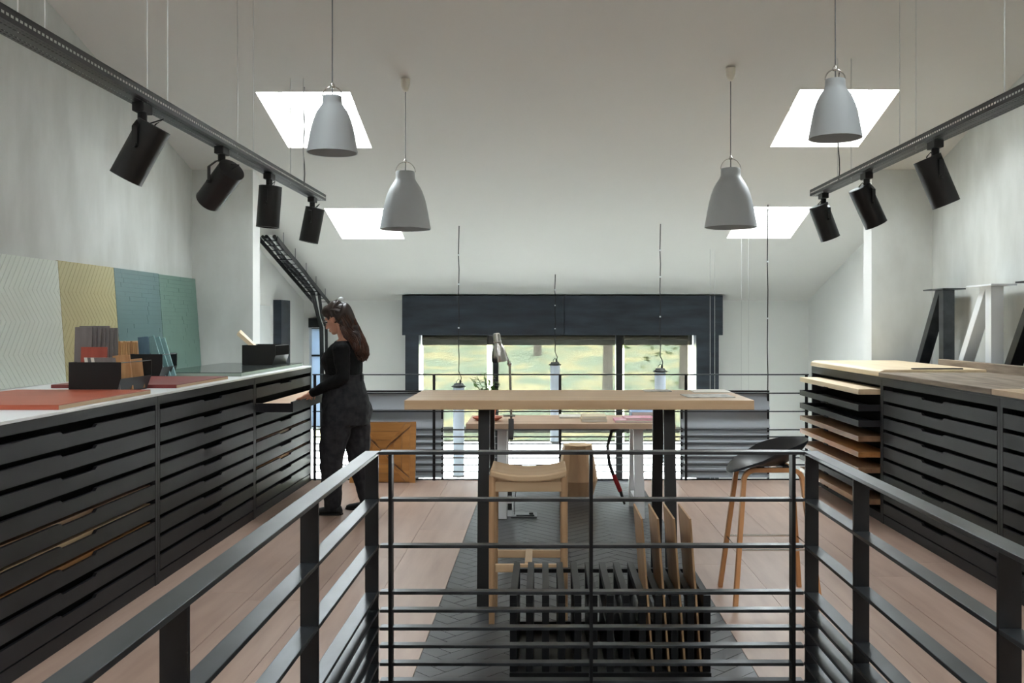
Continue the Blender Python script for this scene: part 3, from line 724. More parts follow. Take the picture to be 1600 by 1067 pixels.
# shell bar stool on bent-wood legs
t = thing('bar_stool', 'bar stool with a black plastic shell seat and bent oak legs', 'stool', (1.055, 5.27, 0))
def legarch(ya, yt, name='leg_arch'):
    pts = [(-.225,ya,0)]
    for k in range(5): a = k/4; pts.append((-.222+.075*a*.9, ya+(yt-ya)*a, .68*a)) if 0 < a < 1 else None
    path = [Vector((-.225,ya,0)), Vector((-.165,yt,.64))]
    top = []
    r = .06; zt = .715; xs = .158
    for k in range(7):
        a = PI-PI/2*k/6; top.append(Vector((-xs+r+r*math.cos(a), yt, zt-r+r*math.sin(a))))
    for k in range(7):
        a = PI/2-PI/2*k/6; top.append(Vector((xs-r+r*math.cos(a), yt, zt-r+r*math.sin(a))))
    full = path[:1]+top+[Vector((.225,ya,0))]
    b = MB(); rings = []
    for i, p in enumerate(full):
        d = (full[min(i+1,len(full)-1)]-full[max(i-1,0)]).normalized(); v = Vector((0,1,0)); v = (v-d*v.dot(d)).normalized(); u = d.cross(v)
        rings.append([p+u*.0125*sx+v*.017*sy for sx, sy in ((-1,-1),(1,-1),(1,1),(-1,1))])
    b.loft(rings); b.build(name, 'stool_leg_oak', t, bevel=.004)
legarch(-.215, -.11); legarch(.215, .11)
fr = [(-.198,-.175,.30),(.198,-.175,.30),(.198,.175,.30),(-.198,.175,.30)]
MB().tube(fr, .006, 8, closed=True).build('footrest', 'chrome', t, smooth=True)
b = MB()
for sx in (-1, 1): b.box(sx*.07-.02, sx*.07+.02, -.12, .12, .712, .735)
b.build('mount', 'black_plastic', t)
# shell: dished seat rising to a low back on the +x side
def shell_pt(u, v):     # u angle, v radius
    a = u; rx, ry = .215, .225
    x, y = rx*math.cos(a)*v, ry*math.sin(a)*v
    e = v**2.6
    back = max(0, math.cos(a)*.75+.25)
    front = max(0, -math.cos(a))
    return Vector((x-.012+.008*e*back, y, .735+e*(.13*back**1.3+.05*abs(math.sin(a))**2+.01)-.045*e*front*v))
b = MB(); nu, nv = 40, 9; vs = []; fs = []
for off in (0, -.012):
    for j in range(nv+1):
        for i in range(nu): p = shell_pt(2*PI*i/nu, max(j/nv, .02)); vs.append(p+Vector((0,0,off)))
K2 = nu*(nv+1)
for j in range(nv):
    for i in range(nu):
        a, c = j*nu+i, j*nu+(i+1) % nu
        fs.append((a, c, c+nu, a+nu)); fs.append((K2+a, K2+a+nu, K2+c+nu, K2+c))
for i in range(nu): a, c = nv*nu+i, nv*nu+(i+1) % nu; fs.append((a, c, K2+c, K2+a))
fs.append(tuple(range(nu-1,-1,-1))); fs.append(tuple(K2+i for i in range(nu)))
b.add(vs, fs); mat('shell_black', (34,37,42), .38, 0, var=.02); b.build('seat_shell', 'shell_black', t, smooth=True, angle=1.2)

# ------------------------------------------------------------------ slatted black rack with boards
X0, X1, Y0, Y1 = -.322, .527, 4.04, 4.66
t = thing('sample_rack', 'low black slatted rack on the dark runner behind the head railing', 'rack', (.10, 4.35, 0)); R = t.location
MB().box(X0, X1, Y0, Y0+.018, .001, .03).build('front_rail', 'black_metal', t, rel=R)
MB().box(X0, X1, Y1-.018, Y1, .001, .06).build('back_rail', 'black_metal', t, rel=R)
MB().box(X0, X1, Y1-.03, Y1, .30, .318).build('back_rail', 'black_metal', t, rel=R)
MB().box(X0, X1, Y0+.018, Y1-.018, .001, .02).build('base', 'black_metal', t, rel=R)
n = 13; w = .030
for i in range(n):
    xx = X0+(X1-X0-w)*i/(n-1)
    b = MB().box(xx, xx+w, Y0+.0185, Y1-.031, .317, .352); b.box(xx, xx+w, Y0+.0185, Y0+.06, .0205, .317); b.box(xx, xx+w, Y1-.08, Y1-.031, .0205, .317)
    b.box(xx, xx+w, Y0+.06, Y1-.08, .0205, .317 if i >= n-1 else .21)
    b.build('slat', 'steel_dark', t, rel=R, bevel=.001)
for i in range(4):
    xb = X0+w+.032+.06825*(8+i)
    M = Matrix.Rotation(-.075,4,'Y')
    o = MB().box(-.004,.004,0,.35,.0005,.655,M).build('wood_board', 'oak_z'); o.location = (xb, 4.062, .0215)
    tag(o, ['thin wooden board standing in the rack, nearest the slats','second thin wooden board standing in the rack from the slats','third thin wooden board standing in the rack from the slats','thin wooden board standing at the outer end of the rack'][i], 'board', 'boards standing in the rack')

# ------------------------------------------------------------------ parquet sample leaning on the rear railing
t = thing('parquet_sample', 'square amber parquet sample leaning on the rear railing', 'panel', (-1.70, 9.06, 0)); Wp = .62; Hp = .575
tl = Matrix.Rotation(-.12, 4, 'X')
MB().box(-Wp/2, Wp/2, .006, .02, 0, Hp, tl).build('backing', 'brown_wood', t)
def pp(poly): MB().prism(poly, 'y', -.004+random.uniform(-.001,.001), .006, tl).build('parquet_piece', 'parquet_amber', t)
f = .055; a0, a1, z0, z1 = -Wp/2, Wp/2, 0, Hp; g = .0015
pp([(a0,z0),(a0+f-g,z0),(a0+f-g,z1),(a0,z1)]); pp([(a1-f+g,z0),(a1,z0),(a1,z1),(a1-f+g,z1)])
ia, ib, ja, jb = a0+f, a1-f, z0+.01, z1-.01; cxm, czm = (ia+ib)/2, (ja+jb)/2; d = .024
def lerp(p, q, k): return (p[0]+(q[0]-p[0])*k, p[1]+(q[1]-p[1])*k)
c4 = [(ia,ja),(ib,ja),(ib,jb),(ia,jb)]; ce = (cxm, czm)
for k in range(4):
    p, q = c4[k], c4[(k+1) % 4]
    dx, dz = (ce[0]-p[0], ce[1]-p[1]); l = math.hypot(dx, dz); nx, nz = -dz/l*d, dx/l*d
    pp([p, (p[0]-nx*1.0, p[1]-nz*1.0) if False else (p[0]+d*(1 if p[0] < cxm else -1)*1.4, p[1]), (ce[0]-nx if False else ce[0]+(p[0]-ce[0])*.06+d*(1 if p[0] < cxm else -1)*.7, ce[1]+(p[1]-ce[1])*.06-d*(1 if p[1] < czm else -1)*.7+(0)), (p[0], p[1]+d*(1 if p[1] < czm else -1)*1.4)])
    m0, m1 = lerp(p, q, .085), lerp(p, q, .915)
    for r in range(3):       # three boards in each triangle
        k0, k1 = .30*r+.0, .30*(r+1)-.012
        A, B_ = lerp(m0, ce, k0), lerp(m1, ce, k0); C, D = lerp(m1, ce, k1), lerp(m0, ce, k1)
        pp([A, B_, C, D])

# ------------------------------------------------------------------ pendants
def pendant(x, y, zb, Rr, H, canopy, lab):
    t = thing('pendant_lamp', lab, 'lamp', (x, y, zb), 0, 'bell-shaped grey pendant lamps')
    P = [(1,0),(.965,.08),(.93,.17),(.88,.30),(.82,.43),(.75,.55),(.66,.66),(.56,.745),(.46,.81),(.405,.85),(.38,.885),(.375,.93),(.372,.985),(.355,1.0)]
    out = [(r*Rr, h*H) for r, h in P]; inn = [(r*Rr-.006, h*H-.004 if h > .9 else h*H) for r, h in P[:-1]]
    b = MB(); b.lathe(out+[(.02,H)], 48, caps=False); b.lathe([out[0]]+inn+[(.02,H-.006)], 48, caps=False)
    b.build('shade', 'pendant_grey', t, smooth=True, angle=1.0)
    rc = .375*Rr; hh = Rr*.40
    MB().tube([(rc*math.cos(a)*1.03, 0, H-.02*Rr+hh*math.sin(a)) for a in [PI*k/14 for k in range(15)]], .0035, 8).build('hanger', 'chrome', t, smooth=True)
    MB().lathe([(.010,H+hh-.012),(.014,H+hh-.006),(.014,H+hh+.004),(.005,H+hh+.02)], 12).build('hanger_joint', 'chrome', t, smooth=True)
    zt = zc(y)-zb
    MB().tube([(0,0,H-.02),(0,0,zt-.02)], .0035, 8).build('cord', 'galvanised', t)
    MB().lathe([(.006,zt-.105),(.022,zt-.095),(.034,zt-.06),(.037,zt-.03),(.037,zt-.004),(.006,zt-.001)], 20).build('ceiling_cup', 'cream_plastic', t, smooth=True)
pendant(-1.257, 4.90, 2.372, .129, .29, False, 'small grey pendant in front of the roof window above the woman\'s side')
pendant(1.255, 4.72, 2.412, .129, .29, False, 'small grey pendant in front of the roof window over the bar stool side')
pendant(-1.262, 7.53, 2.242, .20, .452, True, 'large grey pendant hanging nearest the woman')
pendant(1.258, 7.37, 2.24, .20, .452, True, 'large grey pendant hanging on the sliding boards side')

# ------------------------------------------------------------------ perforated trays with spotlights
ZB, ZT = 2.56, 2.612
def perforated(b, y0, y1, fn, rows, pitch):
    """sheet strip along y; rows = [(v0, v1, slot_len or 0, offset)]"""
    for v0, v1, slot, off in rows:
        if not slot:
            b.add([fn(v0,y0),fn(v0,y1),fn(v1,y1),fn(v1,y0)], [(0,1,2,3)])
        else:
            y = y0+off; a = y0
            while y+slot < y1:
                b.add([fn(v0,a),fn(v0,y),fn(v1,y),fn(v1,a)], [(0,1,2,3)]); a = y+slot; y += pitch
            b.add([fn(v0,a),fn(v0,y1),fn(v1,y1),fn(v1,a)], [(0,1,2,3)])
def track(x, y0, y1, wires, lab, cable_y):
    t = thing('lighting_tray', lab, 'light track', (x, (y0+y1)/2, ZB), 0, 'perforated steel trays carrying the spotlights'); R = t.location; hw = .055
    b = MB()
    perforated(b, y0, y1, lambda v, y: (x-hw+v, y, ZB), [(0,.012,0,0),(.012,.019,.018,0),(.019,.03,0,0),(.03,.037,.018,.015),(.037,.073,0,0),(.073,.08,.018,.015),(.08,.091,0,0),(.091,.098,.018,0),(.098,.11,0,0)], .03)
    b.build('perforated_base', 'tray_metal', t, rel=R)
    for s in (-1, 1):
        b = MB(); perforated(b, y0, y1, lambda v, y: (x+s*hw, y, ZB+v), [(0,.019,0,0),(.019,.029,.018,0),(.029,.052,0,0)], .03)
        b.box(*sorted((x+s*hw, x+s*(hw-.008))), y0, y1, ZT-.003, ZT)
        b.build('side_flange', 'tray_metal', t, rel=R)
    for y in wires:
        for s in (-1, 1): MB().tube([(x+s*(hw-.004), y, ZB+.01),(x+s*(hw-.004), y, zc(y)-.001)], .0032, 6).build('suspension_wire', 'wire', t, rel=R)
    y = cable_y
    MB().tube([(x+.02,y,ZT-.01)]+[(x+.02+.006*math.sin(k*1.3), y, ZT+(zc(y)-ZT)*k/10) for k in range(1,11)], .004, 6).build('power_cable', 'cable_black', t, rel=R)
track(-2.11, 2.0, 8.28, [3.62,4.80,6.22,7.52], 'perforated lighting tray over the woman\'s side of the room', 7.66)
track(2.09, 2.0, 7.98, [4.62,5.98,7.24], 'perforated lighting tray over the sliding boards side of the room', 7.44)
def spot(x, y, d, lab, yaw=0):
    t = thing('spotlight', lab, 'spotlight', (x, y, ZB-.001), 0, 'black cylindrical spotlights on the trays')
    MB().box(-.028,.028,-.055,.055,-.045,-.001).build('adapter', 'black_plastic', t, bevel=.004)
    MB().lathe([(.022,-.085),(.022,-.045)], 16).build('swivel', 'black_plastic', t, smooth=True)
    d = Vector(d).normalized(); piv = Vector((0,0,-.215))
    sd = d.cross(Vector((0,0,-1)))
    if sd.length < .1: sd = Vector((0,1,0))
    sd.normalize()
    r, L = .079, .285
    q = d.cross(sd)
    Mx = Matrix((sd, q, d)).transposed()
    b = MB(); b.lathe([(r,-L*.42),(r,L*.58),(r-.005,L*.58),(r-.007,L*.25),(.03,L*.2)], 36, Mx, piv, caps=True); b.build('housing', 'black_metal', t, smooth=True)
    b = MB(); b.lathe([(r-.001,-L*.42-.005),(r+.0015,-L*.42-.003),(r+.0015,-L*.42),(r-.004,-L*.42-.0005)], 36, Mx, piv, caps=True); b.build('rear_cap', 'black_plastic', t, smooth=True)
    b = MB(); b.lathe([(r+.0008,L*.575),(r+.0015,L*.58),(r-.004,L*.583)], 36, Mx, piv, caps=False); b.build('rim', 'galvanised', t, smooth=True)
    b = MB(); top = Vector((0,0,-.085))
    for s in (-1, 1):
        a = piv+sd*s*(r+.008); c = Vector((sd.x*s*(r+.008), sd.y*s*(r+.008), -.125)); e = top+Vector((sd.x,sd.y,0))*s*.035
        b.bar(a, c, .005, .026, q if abs(q.z) < .99 else (1,0,0)); b.bar(c, e, .026, .005, (0,0,1)); 
    b.bar(top-Vector((sd.x,sd.y,0))*.036, top+Vector((sd.x,sd.y,0))*.036, .026, .005)
    b.build('yoke', 'black_metal', t)
    for s in (-1, 1): MB().tube([piv+sd*s*(r-.002), piv+sd*s*(r+.02)], .011, 12).build('pivot_knob', 'black_plastic', t, smooth=True)
    back = piv-d*L*.42
    MB().tube([Vector((.01,0,-.08)), Vector((.03,-.01,-.10)), back-d*.03+Vector((.03,0,.01)), back-d*.012, back], .0035, 6).build('lead', 'cable_black', t)
spot(-2.11, 4.62, (-.55,.0,-1), 'spotlight tilted at the wall, nearest on the tray over the woman\'s side')
spot(-2.11, 5.76, (-.95,.72,-.85), 'spotlight with its ribbed back turned to view, second on its tray')
spot(-2.11, 6.76, (-.07,.0,-1), 'spotlight pointing straight down, beside the concrete pier')
spot(-2.11, 8.02, (-.2,.0,-1), 'spotlight at the far end of the tray over the woman\'s side')
spot(2.09, 5.56, (.42,.0,-1), 'nearest spotlight on the tray over the sliding boards side')
spot(2.09, 6.74, (.50,.12,-1), 'middle spotlight on the tray over the sliding boards side')
spot(2.09, 7.78, (.40,.1,-1), 'far end spotlight on the tray over the sliding boards side')

# ------------------------------------------------------------------ tube lamps hanging in the void
def tube_lamp(x, y, z1, L, lab, kink=0):
    t = thing('tube_lamp', lab, 'lamp', (x, y, z1-L), 0, 'frosted tube lamps hung beyond the rear railing'); r = .062
    MB().lathe([(r-.004,.02),(r,.024),(r,L-.06),(r-.004,L-.055)], 24).build('tube', 'frosted_tube', t, smooth=True)
    for z0, nm in ((0,'bottom_cap'),(L-.055,'top_cap')):
        MB().lathe([(r-.01,z0),(r+.006,z0+.004),(r+.006,z0+.02),(r-.005,z0+.024),(r-.012,z0+.045 if z0 else z0+.024)], 24).build(nm, 'galvanised', t, smooth=True)
    MB().lathe([(r+.018,L-.05),(r+.018,L-.04)], 16).build('flange', 'steel_dark', t)
    MB().tube([(-.025+.025*math.cos(a)+.025, .0, L-.008+.04*math.sin(a)) for a in [PI*k/10 for k in range(11)]], .004, 6).build('ring', 'galvanised', t)
    MB().tube([(.02,0,L-.02),(.02,0,L+.02)], .012, 10).build('gland', 'black_plastic', t)
    top = zc(y)-(z1-L)
    pts = [(.02,0,L+.02),(.03,0,L+.05),(.012,0,L+.10)]+[(.004*math.sin(k*2.1), 0, L+.12+(top-L-.12)*k/10) for k in range(11)]
    MB().tube(pts, .0055, 6).build('cable', 'cable_black', t)
    MB().tube([(0,0,L+.03),(0,.004,top)], .0015, 5).build('steel_wire', 'wire', t)
    for k in (3, 6, 8): MB().lathe([(.009,-.008),(.009,.008)], 8, None, (0,0,L+.12+(top-L-.12)*k/10)).build('cable_clip', 'white_metal', t)
tube_lamp(-1.12, 10.66, .85, 1.05, 'frosted tube lamp hanging nearest the woman, beyond the rear railing')
tube_lamp(-.03, 12.35, 1.02, 1.05, 'frosted tube lamp hanging before the middle blind')
tube_lamp(1.11, 10.60, 1.02, 1.05, 'frosted tube lamp hanging above the magazines on the bar table')
tube_lamp(2.17, 10.06, -.35, 1.05, 'tube lamp on the long black cable beside the louvred panel')
for k, (x, y) in enumerate(((1.80,11.4),(2.05,11.6))):
    t = thing('wire_pair', ['pair of thin suspension wires crossing the end of the dark lintel','pair of thin suspension wires before the white end wall'][k], 'wire', (x+.17*k*0, y if k == 0 else 11.0, -1.5))
    for dx in (0, .055) if k == 0 else (0, .08): MB().tube([(dx+(.04 if k else 0),0,0),(dx+(.04 if k else 0),0,zc(t.location.y)+1.499)], .0025, 5).build('wire', 'wire', t)

# ------------------------------------------------------------------ cable ladder down the far corner
t = thing('cable_ladder', 'sloping black cable ladder with cables running down the far corner', 'cable ladder', (-3.2, 11.5, 0)); R = t.location
pa, pb = Vector((-3.22, 10.6, zc(10.6)-.16)), Vector((-3.22, 13.2, zc(13.2)-.13))
for s in (-1, 1): MB().bar(pa+Vector((s*.10,0,0)), pb+Vector((s*.10,0,0)), .006, .06).build('side_rail', 'steel_dark', t, rel=R)
for k in range(16):
    p = pa.lerp(pb, (k+.5)/16); MB().bar(p-Vector((.1,0,0)), p+Vector((.1,0,0)), .04, .008).build('rung', 'steel_dark', t, rel=R)
for k in range(5):
    p = pa.lerp(pb, (k+.5)/5)+Vector((.1,0,0)); MB().tube([p, (p.x, p.y, zc(p.y)-.001)], .004, 6).build('hanger_rod', 'galvanised', t, rel=R)
for k, (dx, m_, r_) in enumerate(((-.06,'cable_black',.018),(-.02,'cable_black',.022),(.03,'cable_white',.014),(.07,'cable_black',.022))):
    pts = [pa+Vector((dx,0,.02))]+[pa.lerp(pb, q/6)+Vector((dx+.02*math.sin(q*1.7+k), 0, .03+.012*math.cos(q*2+k))) for q in range(1,6)]
    end = [(-3.30+.02*k, 13.25, 1.62),(-3.285+.025*k, 13.38, 1.45),(-3.285+.025*k, 13.42, .9),(-3.285+.025*k, 13.42, .06)]
    MB().tube(pts+end, r_, 8).build('cable', m_, t, rel=R, smooth=True)
MB().box(-3.45, -3.30, 13.36, 13.48, 1.45, 1.58).build('junction_box', 'steel_dark', t, rel=R)
# steel door in the far side wall
e = struct(bpy.data.objects.new('door_1', None), 'white door with a dark steel post beside it'); COL.objects.link(e); e.location = (-HW, 11.6, -1)
MB().box(-HW, -HW+.03, 10.3, 11.75, -1, 1.72).build('door_leaf', 'grey_wall', e, rel=e.location, bevel=.003)
MB().box(-HW, -HW+.10, 11.98, 12.4, -1, 1.80).build('steel_post', 'window_steel', e, rel=e.location)
t = thing('switch_box', 'small white and black switch box on the far wall beside the stool', 'switch', (2.32, 13.42, -.16))
MB().box(-.15,.16,0,.079,0,.11).build('frame', 'white_metal', t, bevel=.004); MB().box(.0,.14,-.006,-.0005,.02,.09).build('black_socket', 'black_plastic', t)

# ------------------------------------------------------------------ the woman
def ring(c, a, bb, yaw, z, n=24, tilt=0):
    out = []
    for j in range(n):
        u = 2*PI*j/n; x, y = a*math.cos(u), bb*math.sin(u)
        out.append(Vector((c[0]+x*math.cos(yaw)-y*math.sin(yaw), c[1]+x*math.sin(yaw)+y*math.cos(yaw), z+tilt*x)))
    return out
def remesh(b, name, m_, parent, vox, smooth_it=6, disp=None):
    me = b.mesh('tmp', m_); o = bpy.data.objects.new('tmp', me); COL.objects.link(o)
    r = o.modifiers.new('r', 'REMESH'); r.mode = 'VOXEL'; r.voxel_size = vox
    s = o.modifiers.new('s', 'SMOOTH'); s.iterations = smooth_it; s.factor = .5
    bpy.context.view_layer.update()
    dg = bpy.context.evaluated_depsgraph_get(); me2 = bpy.data.meshes.new_from_object(o.evaluated_get(dg))
    bpy.data.objects.remove(o); me2.name = name
    if not me2.materials: me2.materials.append(MATS[m_])
    if disp:
        for v, nn in zip(me2.vertices, [x.vector.copy() for x in me2.vertex_normals]): v.co += nn*disp(v.co)
    me2.shade_smooth()
    return link(name, me2, parent)
YAW = math.radians(-20)
wo = thing('person', 'woman with long brown hair in a black jumper and dark jeans at the open drawer', 'person', (-1.766, 7.65, 0))
# (z, cx, a, b)
TOR = [(.70,.012,.165,.175),(.78,.012,.176,.188),(.85,.012,.180,.190),(.93,.012,.168,.182),(1.00,.004,.150,.168),(1.06,-.002,.140,.156),(1.10,-.004,.138,.152),(1.16,-.012,.150,.158),(1.215,-.018,.160,.164),(1.26,-.010,.146,.168),(1.30,.006,.122,.172),(1.335,.020,.098,.165),(1.365,.024,.078,.125),(1.392,.018,.062,.075)]
def torso(b, lo, hi, inf):
    b.loft([ring((cx, 0), a+inf, w+inf, YAW, z) for z, cx, a, w in TOR if lo <= z <= hi])
Lv = Vector((math.sin(YAW), -math.cos(YAW), 0)); Fv = Vector((-math.cos(YAW), -math.sin(YAW), 0))
SHL = Vector((.060,0,1.298))+Lv*.160; SHR = Vector((.030,0,1.305))-Lv*.160
ELL = Vector((.035,-.215,1.085)); WRL = Vector((-.245,-.06,.952))
ELR = Vector((-.005,.255,1.085)); WRR = Vector((-.215,.30,.962))
def chain(b, pts, rs, n=14, sub=4):
    P = []; Rr = []
    for i in range(len(pts)-1):
        for k in range(sub):
            u = k/sub; P.append(Vector(pts[i]).lerp(Vector(pts[i+1]), u)); Rr.append(rs[i]+(rs[i+1]-rs[i])*u)
    P.append(Vector(pts[-1])); Rr.append(rs[-1])
    b.tube(P, Rr, n)
    b.ell(P[0], (rs[0],)*3); b.ell(P[-1], (rs[-1],)*3)
def arms(b, inf, upto=1.0):
    for S_, E_, W_ in ((SHL,ELL,WRL),(SHR,ELR,WRR)):
        We = E_.lerp(W_, upto)
        chain(b, [S_, S_.lerp(E_,.5), E_], [.062+inf,.053+inf,.045+inf]); chain(b, [E_, E_.lerp(We,.35), We], [.045+inf,.044+inf,.028+inf])
HIPL = Vector((-.028,-.085,.80)); HIPR = Vector((.058,.085,.80))
KNL = Vector((-.083,-.10,.455)); KNR = Vector((.092,.10,.46)); ANL = Vector((-.072,-.10,.085)); ANR = Vector((.168,.10,.085))
def legs(b, inf, loose):
    for Hh, K_, A_ in ((HIPL,KNL,ANL),(HIPR,KNR,ANR)):
        chain(b, [Hh, Hh.lerp(K_,.45), K_, K_.lerp(A_,.4), A_], [.122+inf,.116+inf,.078+inf+loose*.6,.064+inf+loose,.044+inf+loose])
HC = Vector((-.066,0,1.545))
HM = Matrix((Fv, Lv, Vector((0,0,1)))).transposed()@Matrix.Rotation(math.radians(22),3,'Y')   # forward, left, up; chin dropped
def hp(f, l, u): return HC+HM@Vector((f, l, u))
bd = MB(); torso(bd, .70, 1.40, -.010); arms(bd, -.004); legs(bd, -.012, 0)
chain(bd, [Vector((.020,0,1.36)), Vector((-.005,0,1.42)), hp(-.03,0,-.04)], [.056,.050,.052])
bd.ell(hp(-.012,0,.025), (.094,.074,.098), HM); bd.ell(hp(.022,0,-.045), (.064,.056,.072), HM); bd.ell(hp(.055,0,-.098), (.026,.026,.02), HM)
chain(bd, [hp(.082,0,.005), hp(.098,0,-.028), hp(.108,0,-.042)], [.008,.010,.011], 10, 3); bd.ell(hp(.094,.010,-.046), (.010,.009,.007), HM); bd.ell(hp(.094,-.010,-.046), (.010,.009,.007), HM)
bd.ell(hp(.083,0,-.070), (.010,.020,.006), HM); bd.ell(hp(.081,0,-.080), (.010,.018,.007), HM); bd.ell(hp(.078,0,.02), (.012,.045,.010), HM)
for s in (-1, 1): bd.ell(hp(-.008,s*.074,-.018), (.018,.010,.030), HM); bd.ell(hp(.045,s*.034,-.045), (.028,.020,.024), HM)
# hands: palm and five fingers each
def hand(W_, fwd, side, down, flat):
    fwd = Vector(fwd).normalized(); side = Vector(side); side = (side-fwd*side.dot(fwd)).normalized(); up = fwd.cross(side).normalized()
    if up.z < 0: up = -up
    M = Matrix((fwd, side, up)).transposed()
    c = W_+fwd*.05; bd.ell(c, (.052,.040,.017), M); chain(bd, [W_-fwd*.02, W_+fwd*.02], [.026,.024])
    for i, (o, L_) in enumerate(((.028,.070),(.009,.080),(-.010,.075),(-.028,.058))):
        a = W_+fwd*.088+side*o; p1 = a+fwd*L_*.45+side*o*.12+up*.004; p2 = p1+fwd*L_*.32-up*down*.4; p3 = p2+fwd*L_*.25-up*down
        chain(bd, [a-fwd*.03, a, p1, p2, p3], [.0095,.0092,.0088,.008,.0068], 8, 2)
    a = W_+fwd*.03+side*.030; chain(bd, [a-side*.01, a+side*.022+fwd*.022-up*.006, a+side*.034+fwd*.05-up*.012, a+side*.034+fwd*.072-up*.016], [.012,.0105,.0095,.0075], 8, 2)
hand(WRL, (-.86,.30,-.42), (.30,.95,0), .010, 1)
hand(WRR, (-.80,.22,-.36), (-.25,-.95,0), .026, 0)
for an, toe in ((ANL, Vector((-1,.12,0))), (ANR, Vector((-1,.2,0)))):
    chain(bd, [an, an+Vector((0,0,-.035)), an+toe*.10+Vector((0,0,-.055))], [.034,.028,.016])
body = remesh(bd, 'body', 'skin', wo, .0048, 5)
def folds(sc, amp):
    return lambda p: amp*(noise.noise((p.x*sc, p.y*sc, p.z*sc*1.5))+.5*noise.noise((p.x*sc*2.3+7, p.y*sc*2.3, p.z*sc*3)))
b = MB(); torso(b, 1.05, 1.37, .004); arms(b, .007, .96)
b.ell((-.075,-.045,1.215), (.085,.085,.075)); b.ell((-.060,.09,1.215), (.085,.085,.075))
jm = remesh(b, 'jumper', 'knit_black', wo, .006, 5, folds(11, .006))
b = MB(); torso(b, .70, 1.08, .008); b.loft([ring((-.004,0), .147, .161, YAW, z) for z in (1.05, 1.098)]); legs(b, .004, .019)
for s in (-1, 1):
    c = Vector((.070,0,.80))+Lv*.08*s; b.ell(c, (.115,.10,.13))
jn = remesh(b, 'jeans', 'denim', wo, .006, 4, folds(9, .008))
b = MB()
b.loft([ring((-.004,0), .153, .167, YAW, z) for z in (1.058, 1.096)]); b.build('waistband', 'denim', jn, smooth=True)
b = MB()
for s in (-1, 1):       # back pockets as stitched patches
    q = []
    for u, w_ in ((-.055,.075),(.055,.075),(.055,-.04),(0,-.075),(-.055,-.04)):
        ang = math.radians(90+38*s)
        q.append((u, w_))
    n_ = (Vector((1,0,0))*.85+Lv*.5*s).normalized(); sdv = Vector((0,0,1)).cross(n_)
    c = Vector((.012,0,.86))+n_*.187
    vs = [c+sdv*u+Vector((0,0,w_))-n_*(.012+.5*abs(u)**2*6) for u, w_ in q]
    b.add(vs+[v-n_*.012 for v in vs], [(0,1,2,3,4),(9,8,7,6,5)]+[(i,(i+1)%5,5+(i+1)%5,5+i) for i in range(5)])
b.build('back_pocket', 'denim', jn)
b = MB(); 
for a in (0, 1.2, 2.4, 3.6, 4.8):
    p = ring((-.004,0), .157, .171, YAW, 1.05, 24)[int(a/6.28*24)]; b.box(p.x-.008,p.x+.008,p.y-.004,p.y+.004,1.046,1.10)
b.build('belt_loop', 'denim', jn)
for an, toe in ((ANL, Vector((-1,.12,0)).normalized()), (ANR, Vector((-1,.2,0)).normalized())):
    sh = MB(); sdv = Vector((0,0,1)).cross(toe); rings = []
    for k, (u, w_, h_) in enumerate(((-.075,.022,.05),(-.065,.034,.072),(-.03,.039,.085),(.02,.041,.080),(.07,.044,.060),(.12,.046,.048),(.16,.038,.040),(.18,.018,.030))):
        c = Vector((an.x, an.y, 0))+toe*u
        rings.append([c+sdv*w_*math.cos(q)+Vector((0,0,max(.001, h_*.5+h_*.5*math.sin(q)))) for q in [2*PI*j/14 for j in range(14)]])
    sh.loft(rings); o = sh.build('shoe', 'shoe_black', wo, smooth=True, angle=1.3)
    so = MB(); 
    out = []
    for u, w_ in ((-.08,.020),(-.06,.037),(0,.042),(.07,.047),(.13,.046),(.17,.034),(.187,.012)): out.append((u, w_))
    poly = [Vector((an.x,an.y,0))+toe*u+sdv*w_ for u, w_ in out]+[Vector((an.x,an.y,0))+toe*u-sdv*w_ for u, w_ in reversed(out)]
    so.prism([(p.x,p.y) for p in poly], 'z', .0005, .014); so.build('sole', 'black_plastic', o)
# hair: cap on the skull, half gathered, then a long wavy mass down the back
b = MB(); b.ell(hp(-.028,0,.040), (.096,.086,.100), HM); b.ell(hp(-.058,0,-.01), (.066,.082,.085), HM); b.ell(hp(.040,0,.092), (.045,.055,.032), HM)
for s in (-1, 1): b.ell(hp(.02,s*.058,.062), (.06,.028,.038), HM)
spine = [hp(-.075,0,.03), Vector((.050,-.015,1.455)), Vector((.088,-.035,1.39)), Vector((.128,-.05,1.32)), Vector((.150,-.055,1.26)), Vector((.152,-.055,1.215))]
chain(b, spine, [.070,.072,.072,.066,.052,.026], 16, 4)
hr = remesh(b, 'hair', 'hair', wo, .006, 4, lambda p: .006*math.sin(p.z*55+p.x*30+8*noise.noise((p.x*12,p.y*12,p.z*4))))
b = MB(); rr = random.Random(5); mat('hair_light', (88,50,31), .4, c2=(50,29,19), scale=12)
def sp(u):
    k = min(int(u*(len(spine)-1)), len(spine)-2); f_ = u*(len(spine)-1)-k; return spine[k].lerp(spine[k+1], f_)
RAD = [.068,.072,.073,.068,.055,.034]
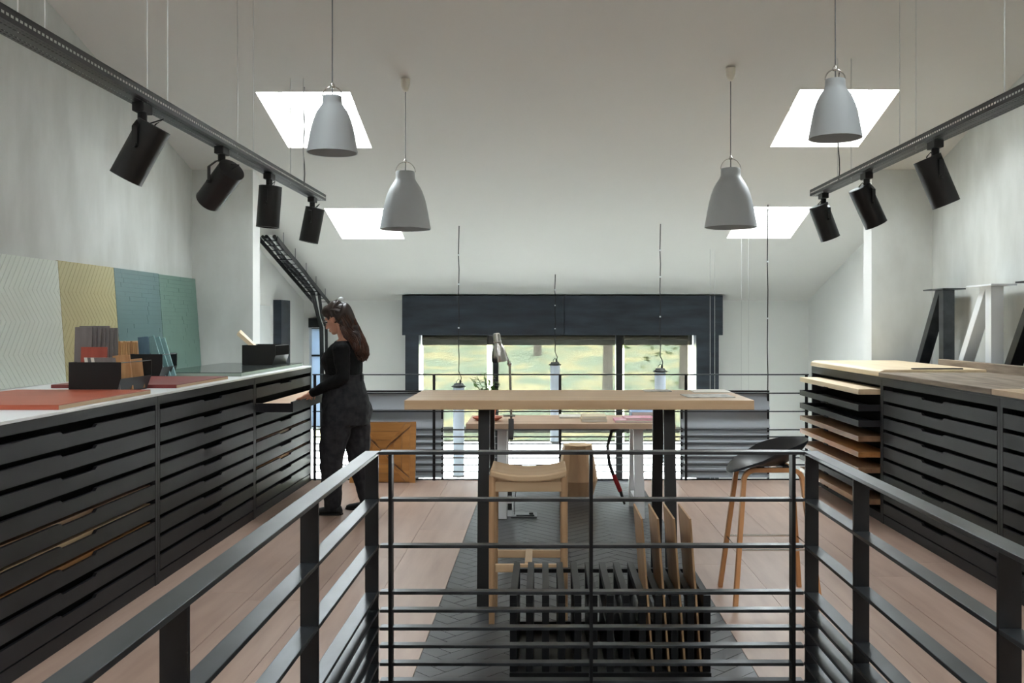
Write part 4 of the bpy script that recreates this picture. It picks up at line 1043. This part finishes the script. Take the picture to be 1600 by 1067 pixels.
for k in range(190):
    a = rr.uniform(0, 2*PI); ph = rr.uniform(0, 6); u0 = rr.uniform(0, .35); u1 = rr.uniform(.75, 1.04); pts = []; rs = []
    for q in range(14):
        u = u0+(u1-u0)*q/13; c = sp(min(u, 1)); i = min(int(u*5), 4); rad = RAD[i]+(RAD[i+1]-RAD[i])*(min(u,1)*5-i)
        w_ = rad*(1.0+.10*math.sin(u*16+ph)); aa = a+.25*math.sin(u*9+ph)
        pts.append(c+Vector((math.cos(aa)*w_, math.sin(aa)*w_, -.02*max(0,u-1)*10+.006*math.sin(u*20+ph)))); rs.append(.0052*(1-.65*q/13))
    b.tube(pts, rs, 5)
b.build('hair_strands', 'hair_light', hr, smooth=True)['kind'] = 'stuff'
b = MB()
for k in range(90):
    l0 = rr.uniform(-1, 1); pts = []
    for q in range(9):
        u = q/8; f_ = .082-.20*u; w_ = .055+.036*math.sin(min(u*1.2,1)*PI*.5); 
        uu = .098+.042*math.sin(u*PI*.8+.2)-.06*l0*l0-.035*u
        pts.append(hp(f_*(1-.15*l0*l0), l0*w_*1.02, uu-.008))
    b.tube(pts, [.0028]*9, 5)
b.build('combed_hair', 'hair', hr, smooth=True)['kind'] = 'stuff'
MB().ell(hp(-.095,-.0,.125), (.024,.020,.018), HM).build('hair_clip', 'white_metal', wo, smooth=True, angle=False)
b = MB()
for s in (-1, 1): b.tube([hp(.098,s*.034+.024*math.cos(a),-.008+.022*math.sin(a)) for a in [2*PI*k/16 for k in range(16)]], .0014, 5, closed=True); b.tube([hp(.097,s*.057,-.004), hp(.05,s*.076,.0), hp(-.01,s*.082,.0)], .0014, 5)
b.tube([hp(.098,-.011,-.004), hp(.104,0,.0), hp(.098,.011,-.004)], .0014, 5); b.build('glasses', 'chrome', wo, smooth=True)
b = MB()
for s in (-1, 1): b.ell(hp(.076,s*.032,-.006), (.010,.013,.006), HM)
b.build('eyes', 'black_plastic', wo, smooth=True, angle=False)
b = MB()
for s in (-1, 1): b.tube([hp(.083,s*.016,.014), hp(.083,s*.034,.021), hp(.072,s*.052,.014)], [.003,.004,.002], 6)
b.build('eyebrows', 'hair', wo, smooth=True)
b = MB(); b.ell(hp(.088,0,-.070), (.007,.018,.005), HM); b.ell(hp(.086,0,-.080), (.007,.016,.006), HM); b.build('lips', 'lips', wo, smooth=True, angle=False)
MB().tube([WRR.lerp(ELR,.06)+Vector((.0,.034*math.cos(a),.034*math.sin(a))) for a in [2*PI*k/16 for k in range(16)]], .004, 6, closed=True).build('bracelet', 'chrome', wo, smooth=True)
